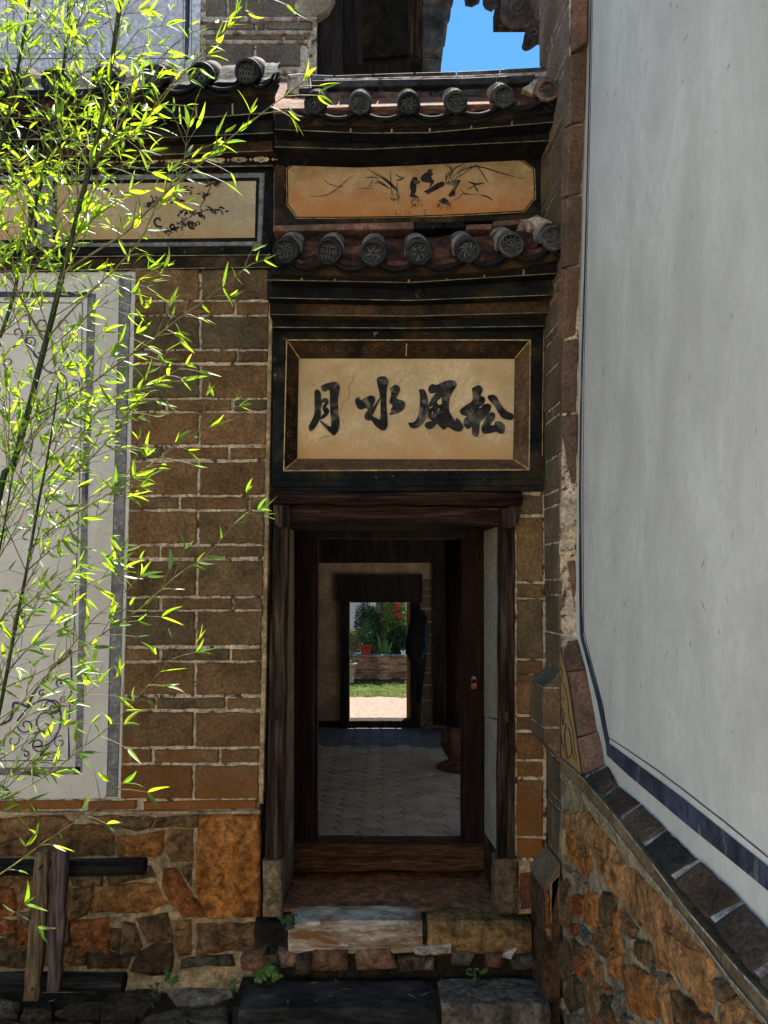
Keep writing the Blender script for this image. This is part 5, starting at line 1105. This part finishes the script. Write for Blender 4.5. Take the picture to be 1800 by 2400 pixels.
fs_ = shrub('flowering_shrub', 'yellow green shrub with red blossoms right of the trunk', 'shrub', 925, 1448, 13.7, (.24,.2,.42), 2600, .06, .034, (.13,.19,.035))
mb = MB()
for px, py, k in ((933,1420,90), (934,1443,60), (928,1436,20)): foliage(mb, P(px, py, 13.45), (.06,.04,.07), k, .03, .022)
mb.build('blossom', M['leaf2'], fs_, color=(.65,.02,.015))
shrub('shrub', 'dark undergrowth at the right side behind the planter', 'shrub', 938, 1500, 13.6, (.22,.14,.28), 1800, .08, .025, (.03,.07,.028))
shrub('shrub', 'dark leafy mass filling the gap right behind the trunk foot', 'shrub', 905, 1480, 14.3, (.45,.16,.50), 3200, .09, .035, (.025,.06,.022))
shrub('shrub', 'dry brownish shrub behind the white pot at the left', 'shrub', 828, 1500, 13.9, (.22,.16,.25), 1300, .07, .025, (.10,.10,.045))
cn = thing('canna_plant', 'broad leaved bright green plant in front of the trunk', 'plant', (P(895,1535,13.35).x, 13.35, zt - .05))
mb = MB()
for k in range(11):
    b0 = Vector((P(895 + random.uniform(-10, 12), 1530, 13.35).x, 13.35 + random.uniform(-.05, .05), zt - .04)); hh_ = random.uniform(.25, .52); lean = Vector((random.uniform(-.16, .16), random.uniform(-.08, .03), 1))
    side = Vector((1, random.uniform(-.5, .5), 0)).normalized(); pts = []
    for q in range(6):
        t_ = q / 5; c = b0 + lean * hh_ * t_ + Vector((lean.x * t_ * t_ * .3, 0, -.05 * t_ * t_)); ww = .035 * math.sin(math.pi * min(1, t_ * .85 + .12)); pts += [c - side * ww, c + side * ww]
    mb.add(pts, [(2 * q, 2 * q + 1, 2 * q + 3, 2 * q + 2) for q in range(5)])
mb.build('foliage', M['leaf2'], cn, color=(.06,.17,.03))
cw = mobj('courtyard_wall', *boxg(-6, 9, 16.5, 16.8, FZ - .4, 4.2), M['plaster2']); tag(cw, 'plain grey white wall closing the far courtyard behind the tree', 'wall')
# ------------------------------------------------------------------ buildings above and behind
YB = 4.75
rb = thing('upper_building', 'upper storey of the house behind with white panel and grey brick corner', 'building', (-1.2, YB, 4.3))
UB = front(YB)
def up(name, pts, off, th, mat, col=None, **k): return piece(name, pts, UB, off, th, mat, rb, col, **k)
mb = MB(); v = [P(-900, 330, YB + .012), P(742, 330, YB + .012), P(742, -420, YB + .012), P(-900, -420, YB + .012)]; mb.add(*hexa(v + [q + Vector((0, .35, 0)) for q in v])); mb.build('mortar_core', M['lime'], rb)
up('white_panel', [(-700,-400),(476,-400),(468,164),(-700,172)], 0, .05, mk('blue_white_plaster', (.58,.58,.63), var=.06, vs=3, c2=(.46,.46,.50), s2=5, t2=.58, bump=.12), bev=.003, jag=.0006)
paint('painted_border', M['blue'], rb, UB, .0012, [('r', [(441,-300),(440,0),(438,100),(436,140)], [11,11,10,7]), ('r', [(-500,137),(455,137)], 2), ('r', [(-500,126),(424,126)], 1.2), ('r', [(432,-300),(429,134)], 1.3), ('r', [(452,-300),(448,140)], 1.3)])
random.seed(15)
for y0, y1, xs in ((-150,-72,[478,540,700]), (-64,38,[478,533,692,752]), (-1e9,0,[])):
    pass
rowsU = [(-230,-152,[478,560,705,745]), (-145,-120,[478,520,680,745]), (-112,-84,[478,600,745]), (-76,38,[478,533,692]), (48,68,[478,599,622,736]), (79,92,[478,664,718]), (103,152,[478,597,706]), (168,260,[672,722])]
for y0, y1, xs in rowsU:
    for a, b in zip(xs, xs[1:]): up('brick', [(a + 4, y0), (b - 4, y0), (b - 4, y1), (a + 4, y1)], .006, .05, M['brick'], random.choice([(.15,.125,.10), (.13,.115,.095), (.17,.135,.105)]), bev=.005, jag=.0035, seg=.04)
up('curved_corbel', [(700,-80),(786,-80),(784,-10),(770,18),(745,36),(700,40)], .02, .3, M['brick'], (.30,.25,.18), bev=.004, jag=.001)
up('string_course', [(470,38),(742,38),(742,48),(470,50)], .02, .08, M['hood']); up('string_course', [(470,70),(728,70),(728,78),(470,80)], .02, .08, M['hood']); up('string_course', [(470,92),(720,93),(720,101),(470,102)], .012, .08, M['hood'])
up('lime_edge', [(476,160),(722,158),(722,172),(476,172)], .012, .08, M['hood'])
# gable end of the neighbouring roof: dark soffit, boards, tiles along the verge
rr = thing('neighbour_roof', 'dark timber underside of a neighbouring roof with tiles along its edge', 'roof', (P(900,100,5.4).x, 5.4, 4.5))
def rp(name, pts, Y, th, mat, col=None, **k): return piece(name, pts, front(Y), 0, th, mat, rr, col, **k)
rp('gable_wall', [(735,-420),(800,-420),(800,300),(735,300)], 4.80, .5, M['darkwood'], bev=.004, jag=0)
mb = MB(); v = [P(790,-420,4.9), P(990,-420,4.9), P(975,128,6.2), P(830,138,6.2)]; mb.add(*hexa(v + [q + Vector((0, .05, .12)) for q in v])); mb.build('soffit', M['black'], rr)
rp('soffit_edge_board', [(770,-420),(830,-420),(850,150),(770,150)], 5.0, .1, M['darkwood'], bev=.004, jag=0)
rp('rear_board', [(740,60),(1000,90),(1000,330),(740,330)], 6.25, .2, M['darkwood'], bev=.004, jag=0)
rp('verge_board', [(958,-420),(1008,-420),(1000,120),(990,136),(958,122)], 5.5, .1, M['wood'], bev=.006, jag=.004, seg=.06)
rp('verge_board', [(960,128),(1012,110),(1016,300),(960,300)], 5.7, .1, M['darkwood'], bev=.006, jag=.004, seg=.06)
random.seed(23)
for i, (y0, y1, x1) in enumerate(((-200,-120,1046), (-130,-60,1060), (-66,-18,1052), (-24,10,1060), (8,68,1050), (64,92,1034), (62,124,1040), (120,132,1030), (128,182,1033))):
    pts = [(992, y0), (x1 - 12, y0 + 2), (x1 - 2, y0 + 8), (x1 + 1, (y0 + y1) / 2), (x1 - 3, y1 - 8), (x1 - 14, y1), (992, y1 - 3)]
    rp('verge_tile', pts, 5.42 + .02 * (i % 3), .22, M['tile'], (.075,.065,.06), dome=.03, rough=.004, jag=.004, seg=.05, bev=.012)
# carved eave of the side building at the top right
ce = thing('tiled_eave', 'weathered grey tile ends of an eave hanging against the sky at top right', 'eave', (P(1250,0,4.3).x, 4.3, 4.9))
def cq(name, pts, Y, th, col, dome=.03): return piece(name, pts, front(Y), 0, th, M['tile'], ce, col, dome=dome, rough=.006, jag=.004, seg=.03, bev=.012)
T = (.075,.062,.062)
cq('drip_tile', [(1186,-60),(1290,-60),(1290,36),(1255,40),(1232,52),(1205,54),(1184,42),(1173,26),(1176,4)], 4.25, .05, T, .05)
cq('drip_tile', [(1226,96),(1236,60),(1252,38),(1288,30),(1288,88),(1262,92),(1248,102),(1236,107),(1228,102)], 4.2, .05, T, .05)
cq('drip_tile', [(1232,-60),(1300,-60),(1300,40),(1262,44)], 4.12, .05, (.09,.075,.07), .05)
cq('drip_tile', [(1134,-60),(1172,-60),(1168,2),(1154,14),(1140,8),(1134,-4)], 4.4, .05, T); cq('drip_tile', [(1080,-60),(1130,-60),(1126,-6),(1108,3),(1092,0)], 4.5, .05, T); cq('drip_tile', [(1036,-60),(1068,-60),(1062,2),(1052,11),(1044,6)], 4.6, .05, T)
cq('drip_tile', [(1262,48),(1290,44),(1290,92),(1268,96)], 4.1, .05, (.06,.05,.05), .04)
for s in (spiral(1212, 14, 20, 1.2, 1, 4), spiral(1252, 76, 13, 1.1, 2, 3)):
    mb = MB(); ribbon(mb, s[1], s[2], lambda x, y, h: P(x, y, (4.185 if x < 1236 else 4.135) - h), .01); mb.build('scroll_relief', M['tile'], ce, color=(.11,.095,.09))
mb = MB(); mb.add(*boxg(P(1190,-60,4.3).x, P(1310,-60,4.3).x, 4.1, 4.9, P(1250,-60,4.3).z + .1, P(1250,-60,4.3).z + .2)); mb.build('eave_board', M['wood'], ce)

# ------------------------------------------------------------------ unseen warm wall behind the viewer, added to bounce sunlight onto the gateway
oh = mobj('opposite_bounce_wall', *boxg(-9, 7, -7.4, -6.4, -.05, 6.0), mk('warm_bounce', (.84,.68,.48), var=.08, bump=.1)); tag(oh, 'unseen warm wall added behind the viewer to bounce sunlight', 'bounce wall')
# ------------------------------------------------------------------ timber barrier in the lower left corner
tb = thing('timber_barrier', 'rough barrier of two logs and two upright planks against the rubble wall', 'barrier', (P(140,2300,3.6).x, 3.6, 0))
random.seed(51)
log('log', P(-160,2036,3.72), P(340,2030,3.72), .041, M['log'], tb, jit=.003)
log('log', P(-160,2306,3.68), P(292,2300,3.68), .046, M['log'], tb, jit=.003)
def plank(pts, Y, col): piece('plank', pts, front(Y), 0, .035, M['plank'], tb, col, bev=.004, jag=.004, seg=.045, rough=.001)
zp = lambda pts: L(pts, 4.254, 0, 1880)
plank(zp([(350,500),(460,490),(462,900),(440,1300),(405,1700),(375,1995),(225,1985),(260,1500),(300,1150),(325,800)]), 3.60, (.17,.125,.08))
plank(zp([(528,485),(672,478),(655,760),(638,960),(628,1300),(600,1700),(578,1900),(462,1905),(470,1500),(466,1180),(515,1000),(478,800),(480,700),(505,640)]), 3.61, (.10,.075,.075))
mb = MB(); tube(mb, [P(91,2038,3.602), P(96,2031,3.594), P(100,2028,3.594)], .0035, 5); tube(mb, [P(75,2322,3.602), P(75,2316,3.592)], .004, 5); mb.build('nail', M['darkwood'], tb)
tw = tag(mobj('dry_twig', *(lambda m: (m.v, m.f))((lambda m: (tube(m, [P(1165,2366,3.645), P(1182,2354,3.66), P(1199,2342,3.72)], .004, 5), m)[1])(MB())), M['plank'], color=(.22,.17,.12)), 'thin dry twig lying on the right dark slab', 'twig')

fl = MB()
random.seed(91)
for _ in range(60):
    x = random.uniform(-1.9, .85); y = random.uniform(3.0, 3.95); zz0 = .03 if y < 3.62 or x < -.75 else .125
    a = random.random() * 6.28; l_ = random.uniform(.03, .07); d_ = Vector((math.cos(a), math.sin(a), random.uniform(-.05, .15))) * l_; q = Vector((-math.sin(a), math.cos(a), .1)) * l_ * .09
    p = Vector((x, y, zz0)); fl.add([p, p + d_ * .45 + q, p + d_, p + d_ * .45 - q], [(0, 1, 2, 3)])
stuff(tag(fl.build('fallen_leaves', M['plank'], color=(.30,.22,.10)), 'dry fallen bamboo leaves scattered over the paving', 'leaves'))
# ------------------------------------------------------------------ weeds
M['weed'] = leafmat('weed_leaf', .35, .5, (1.5, 1.6, .4))
def weed(label, px, py, Y, zbase, h, spread, n, col, lw=.03):
    h *= .75; spread *= .75; lw *= .75
    b0 = Vector((P(px, py, Y).x, Y, zbase)); t = thing('weed', label, 'weed', b0, 'weeds growing at the foot of the walls')
    mb = MB(); lf = MB()
    for k in range(n):
        a = random.random() * 6.28; tip = b0 + Vector((math.cos(a) * spread * random.uniform(.3, 1), -abs(math.sin(a)) * spread * .5, h * random.uniform(.35, 1)))
        mid = b0.lerp(tip, .5) + Vector((0, 0, h * .15)); tube(mb, [b0, mid, tip], .0015, 4)
        for q in range(3):
            an = a + q * 2.1 + random.uniform(-.4, .4); dv = Vector((math.cos(an), -.5 * abs(math.sin(an)), math.sin(an) * .8)).normalized(); sv = dv.cross(Vector((0, -1, .3))).normalized(); l_ = lw * random.uniform(.7, 1.2)
            lf.add([tip, tip + dv * l_ * .5 + sv * l_ * .42, tip + dv * l_ * 1.0 + sv * l_ * .2, tip + dv * l_ * .9 - sv * l_ * .2, tip + dv * l_ * .5 - sv * l_ * .42], [(0, 1, 2, 3, 4)])
    mb.build('stem', M['weed'], t, color=(.04,.08,.02)); lf.build('foliage', M['weed'], t, color=col)
random.seed(64)
weed('bright green clover like weed left of the lower black slab', 632, 2272, 3.84, .115, .14, .10, 16, (.06,.17,.03), .035)
weed('small green weed on the round stone at the wall foot', 405, 2262, 3.86, .10, .11, .055, 12, (.05,.15,.03), .024)
weed('feathery weed beside the joint left of the steps', 548, 2262, 3.86, .03, .16, .06, 10, (.045,.11,.03), .018)
weed('dark weed tuft tucked beside the left plinth stone', 676, 2122, 3.90, CAMZ - 1.76, .10, .045, 14, (.02,.05,.018), .028)
weed('thin green weed under the tan step slab', 1118, 2262, 3.84, .12, .12, .07, 9, (.05,.13,.03), .02)
weed('tiny weed left of the round stone', 368, 2262, 3.86, .02, .15, .06, 9, (.035,.08,.025), .016)

# ------------------------------------------------------------------ bamboo
random.seed(101)
M['culm'] = mk('bamboo_culm', (.022,.040,.015), var=.35, vs=10, c2=(.05,.06,.025), s2=8, t2=.6, bump=.1, rough=.45)
M['twig'] = mk('bamboo_twig', (.16,.16,.075), var=.4, vs=12, c2=(.07,.06,.03), s2=8, t2=.55, bump=.1, rough=.55)
LEAF = []
for v in range(10):
    vs = []; n = 7; bend = random.uniform(-.05, .28); curl = random.uniform(-.12, .12); fold = random.uniform(.1, .45)
    for i in range(n):
        t = i / (n - 1); w = .5 * (.145 + .025 * (v % 3)) * (math.sin(math.pi * t ** .62) ** .85 if 0 < t < 1 else .02)
        c = Vector((t, curl * math.sin(t * 3), -bend * t * t))
        vs += [c + Vector((0, w, w * fold)), c, c + Vector((0, -w, w * fold))]
    fs = []
    for i in range(n - 1): k = 3 * i; fs += [(k, k + 3, k + 4, k + 1), (k + 1, k + 4, k + 5, k + 2)]
    me = bpy.data.meshes.new('leaf'); me.from_pydata(vs, [], fs); me.materials.append(M['leaf']); me.polygons.foreach_set('use_smooth', [True] * len(fs)); me.update(); LEAF.append(me)
CAP = 290
class Bamboo:
    def __init__(s, label, pts, r0, r1):
        """pts: (px, py, Y)"""
        W3 = [P(*p) for p in pts]; a = W3[0]; s.pts = W3
        root = Vector((a.x - .22, a.y - .05, 0)); s.t = thing('bamboo', label, 'bamboo', root, 'bamboo stems in the lower left corner and left edge')
        n = len(W3); mb = MB(); full = [root, root.lerp(a, .5) + Vector((-.03, 0, 0))] + W3; m = len(full)
        fine = []; rad = []
        for i, p in enumerate(smoothline([tuple(q) for q in full], 3)): fine.append(Vector(p)); rad.append(r0 + (r1 - r0) * i / (3 * (m - 1)))
        tube(mb, fine, rad, 8); mb.build('culm', M['culm'], s.t, smooth=True)
        mb = MB()
        acc = 0
        for i in range(1, len(fine)):
            acc += (fine[i] - fine[i-1]).length
            if acc > .26: acc = 0; d_ = (fine[i] - fine[i-1]).normalized(); tube(mb, [fine[i] - d_ * .003, fine[i] + d_ * .003], rad[i] * 1.18, 8)
        mb.build('node_ring', M['twig'], s.t, smooth=True)
        s.n = 0; s.extra = MB(); s.fine = fine
    def leaf(s, br, p, d, l):
        s_ = l * .86 * random.choice([random.uniform(.45, .8), random.uniform(.7, 1.2)]); d = d.normalized()
        up_ = Vector((random.gauss(0, .8), random.gauss(-.4, .8), random.uniform(.4, 1))); y = up_.cross(d).normalized(); zz_ = d.cross(y)
        mt = Matrix((d, y, zz_)).transposed()
        c = random.choice([(.10,.21,.025), (.13,.25,.03), (.16,.27,.03), (.075,.17,.025), (.055,.135,.03), (.19,.29,.045)])
        me = random.choice(LEAF)
        if s.n < CAP:
            o = bpy.data.objects.new('leaf', me); COL.objects.link(o); o.parent = br
            o.location = p - WLOC[br.name]; o.rotation_euler = mt.to_euler(); o.scale = (s_, s_, s_); o.color = (*c, 1); s.n += 1
        else: s.extra.add([p + mt @ (v.co * s_) for v in me.vertices], [tuple(q.vertices) for q in me.polygons])
    def branch(s, line, l=.085, w=.0028, dens=1.0, start=.18):
        pts = [Vector(q) for q in smoothline([tuple(q) for q in line], 4)]; n = len(pts)
        mb = MB(); tube(mb, pts, [w * (1 - .7 * i / n) for i in range(n)], 5)
        br = mb.build('branch', M['twig'], s.t); tot = sum((pts[i+1] - pts[i]).length for i in range(n - 1)); acc = 0; nxt = tot * start
        for i in range(n - 1):
            seg = (pts[i+1] - pts[i]).length; acc += seg
            if acc > nxt:
                nxt += .048 / dens; ax = (pts[i+1] - pts[i]).normalized(); p = pts[i+1]
                # short side twig with a fan of leaves
                for side in ((1, -1) if random.random() < .6 else (random.choice([1, -1]),)):
                    q = Matrix.Rotation(side * random.uniform(.35, 1.0), 3, 'Y') @ ax; q = (q + Vector((0, random.gauss(0, .35), random.gauss(0, .12)))).normalized()
                    tl = random.choice([0, 0, .04, .07, .11]); e = p + q * tl
                    if tl: m2 = MB(); tube(m2, [p, p.lerp(e, .5) + Vector((0, 0, .003)), e], [w * .5, w * .4, w * .25], 4); s_b.append((m2, br))
                    for k in range(random.choice([1, 2, 2, 3]) if tl else 1):
                        qq = Matrix.Rotation(random.uniform(-.75, .75), 3, 'Y') @ q; s.leaf(br, e, qq + Vector((0, random.gauss(0, .3), -.12)), l)
        ax = (pts[-1] - pts[-3]).normalized()
        for k in (-.6, -.1, .5): s.leaf(br, pts[-1], Matrix.Rotation(k + random.uniform(-.2, .2), 3, 'Y') @ ax, l)
        if s_b:
            m3 = MB()
            for m2, _ in s_b: m3.add(m2.v, m2.f)
            stuff(m3.build('twigs', M['twig'], br)); s_b.clear()
        return br
    def auto(s, i0, i1, n, lmin=.22, lmax=.6, l=.085, dens=1.0):
        for k in range(n):
            i = int(i0 + (i1 - i0) * (k + random.random()) / n); i = max(0, min(len(s.fine) - 2, i)); p = s.fine[i]; ax = (s.fine[i+1] - p).normalized()
            side = 1 if random.random() < .6 else -1; d = Matrix.Rotation(side * random.uniform(.25, .8), 3, 'Y') @ ax; d = (d + Vector((0, random.gauss(0, .35), .15))).normalized(); Lb = random.uniform(lmin, lmax)
            e = p + d * Lb + Vector((side * .05, 0, -.06 * Lb)); s.branch([p, p + d * Lb * .35, p + d * Lb * .7 + Vector((0, 0, .01)), e], l, .0022, dens, .2)
    def done(s):
        if s.extra.v: stuff(s.extra.build('leaves', M['leaf'], s.t, color=(.12,.23,.03)))
s_b = []
def bl3(px, Ys, Ye): n = len(px); return [P(x, y, Ys + (Ye - Ys) * i / (n - 1)) for i, (x, y) in enumerate(px)]
b1 = Bamboo('thick dark green bamboo stem leaning right through the upper left', [(-8,1190,2.62),(30,1090,2.62),(62,980,2.6),(100,830,2.6),(122,745,2.6),(152,620,2.58),(172,545,2.58),(190,470,2.56),(215,375,2.55),(240,270,2.54),(262,140,2.52),(280,20,2.5),(295,-80,2.5)], .0118, .0075)
b1.branch(bl3([(148,640),(200,605),(295,544),(345,495),(400,439),(470,385),(544,320),(590,285),(633,250),(696,205),(712,190)], 2.56, 2.35), .088, .0042, 1.0)
b1.branch(bl3([(205,400),(250,340),(285,285),(312,232),(325,170)], 2.55, 2.5), .085, .0055, 1.1)
b1.branch(bl3([(219,365),(270,335),(320,312),(380,224),(447,156),(506,93),(561,46),(640,-15)], 2.55, 2.4), .09, .0034, 1.05)
b1.branch(bl3([(105,800),(175,720),(260,640),(330,560),(372,470),(425,395),(440,300)], 2.6, 2.45), .085, .0036, 1.1)
b1.branch(bl3([(66,985),(200,907),(257,866),(311,828),(333,815),(377,780),(421,745),(472,711),(504,685),(542,660),(580,624),(618,610)], 2.6, 2.35), .082, .0036, .95)
b1.auto(8, 38, 34, .2, .6)
b1.done()
b2 = Bamboo('slender bamboo stem rising at the far left of the frame', [(-30,860,2.9),(0,790,2.9),(30,700,2.88),(52,600,2.86),(80,490,2.84),(108,390,2.84),(130,280,2.82),(150,150,2.8),(162,0,2.8),(170,-80,2.8)], .008, .005)
b2.auto(3, 34, 38, .2, .55)
b2.branch(bl3([(110,640),(70,585),(20,550),(0,500)], 2.8, 2.8), .085, .003); b2.branch(bl3([(100,795),(60,720),(20,640),(-10,600)], 2.75, 2.7), .085, .005, .6)
b2.done()
b3 = Bamboo('thin bamboo stem rising steeply through the lower left', [(-46,1950,2.45),(-20,1760,2.46),(8,1620,2.46),(34,1480,2.46),(62,1340,2.48),(90,1180,2.48),(110,1080,2.5),(126,980,2.5),(136,900,2.5)], .0085, .0028)
b3.branch(bl3([(88,1210),(140,1140),(200,1087),(257,1027),(304,964),(342,923),(377,894),(410,870),(436,855)], 2.5, 2.3), .08, .003, 1.0)
b3.branch(bl3([(66,1290),(120,1240),(200,1189),(250,1160),(304,1122),(377,1072),(421,1040),(459,1015),(491,989),(516,964),(560,952)], 2.48, 2.28), .08, .003, .85)
b3.branch(bl3([(60,1340),(130,1280),(180,1240),(240,1200),(290,1150),(330,1140)], 2.5, 2.4), .08, .0026, .9)
b3.branch(bl3([(0,1616),(96,1574),(154,1539),(208,1508),(270,1466),(328,1427),(366,1393),(420,1345),(482,1304),(529,1252),(564,1217),(604,1196)], 2.46, 2.25), .08, .003, .75)
b3.branch(bl3([(-22,1700),(60,1640),(120,1570),(180,1500),(220,1450),(280,1400),(330,1350)], 2.46, 2.35), .08, .0028, .85)
b3.branch(bl3([(-34,1890),(39,1856),(116,1813),(185,1759),(231,1724),(270,1690),(301,1659),(328,1628),(366,1585),(401,1547),(459,1528)], 2.45, 2.25), .08, .0028, .8)
b3.branch(bl3([(-50,2080),(0,2049),(55,2011),(105,1973),(169,1931),(228,1893),(255,1856),(289,1836)], 2.4, 2.25), .078, .0028, .7)
b3.branch(bl3([(-60,2230),(-20,2190),(0,2167),(34,2138),(60,2120)], 2.35, 2.25), .095, .0024, .6)
b3.auto(6, 26, 24, .2, .5, dens=.9)
b3.done()
b4 = Bamboo('bamboo stem with loose foliage leaving the top left of the frame', [(-90,760,2.75),(-55,560,2.75),(-20,420,2.74),(14,290,2.74),(44,150,2.72),(66,20,2.7),(80,-80,2.7)], .008, .0045)
b4.auto(4, 24, 32, .25, .65)
b4.done()
b5 = Bamboo('low thin bamboo shoot at the left edge beside the plaster wall', [(-70,1700,2.7),(-45,1500,2.7),(-15,1360,2.7),(10,1230,2.7),(30,1110,2.7),(46,1000,2.7)], .006, .0025)
b5.auto(4, 20, 20, .25, .5, dens=.9)
b5.done()
b6 = Bamboo('short bamboo shoot low in the left corner', [(-120,2050,2.6),(-80,1880,2.6),(-50,1760,2.6),(-30,1660,2.6),(-20,1560,2.6)], .006, .0025)
b6.branch(bl3([(-70,1830),(0,1780),(60,1740),(130,1690),(190,1640),(230,1600)], 2.6, 2.5), .08, .0026, .8)
b6.branch(bl3([(-90,1920),(0,1860),(60,1800),(110,1740),(150,1700)], 2.6, 2.5), .08, .0026, .8)
b6.auto(6, 16, 6, .2, .4)
b6.done()
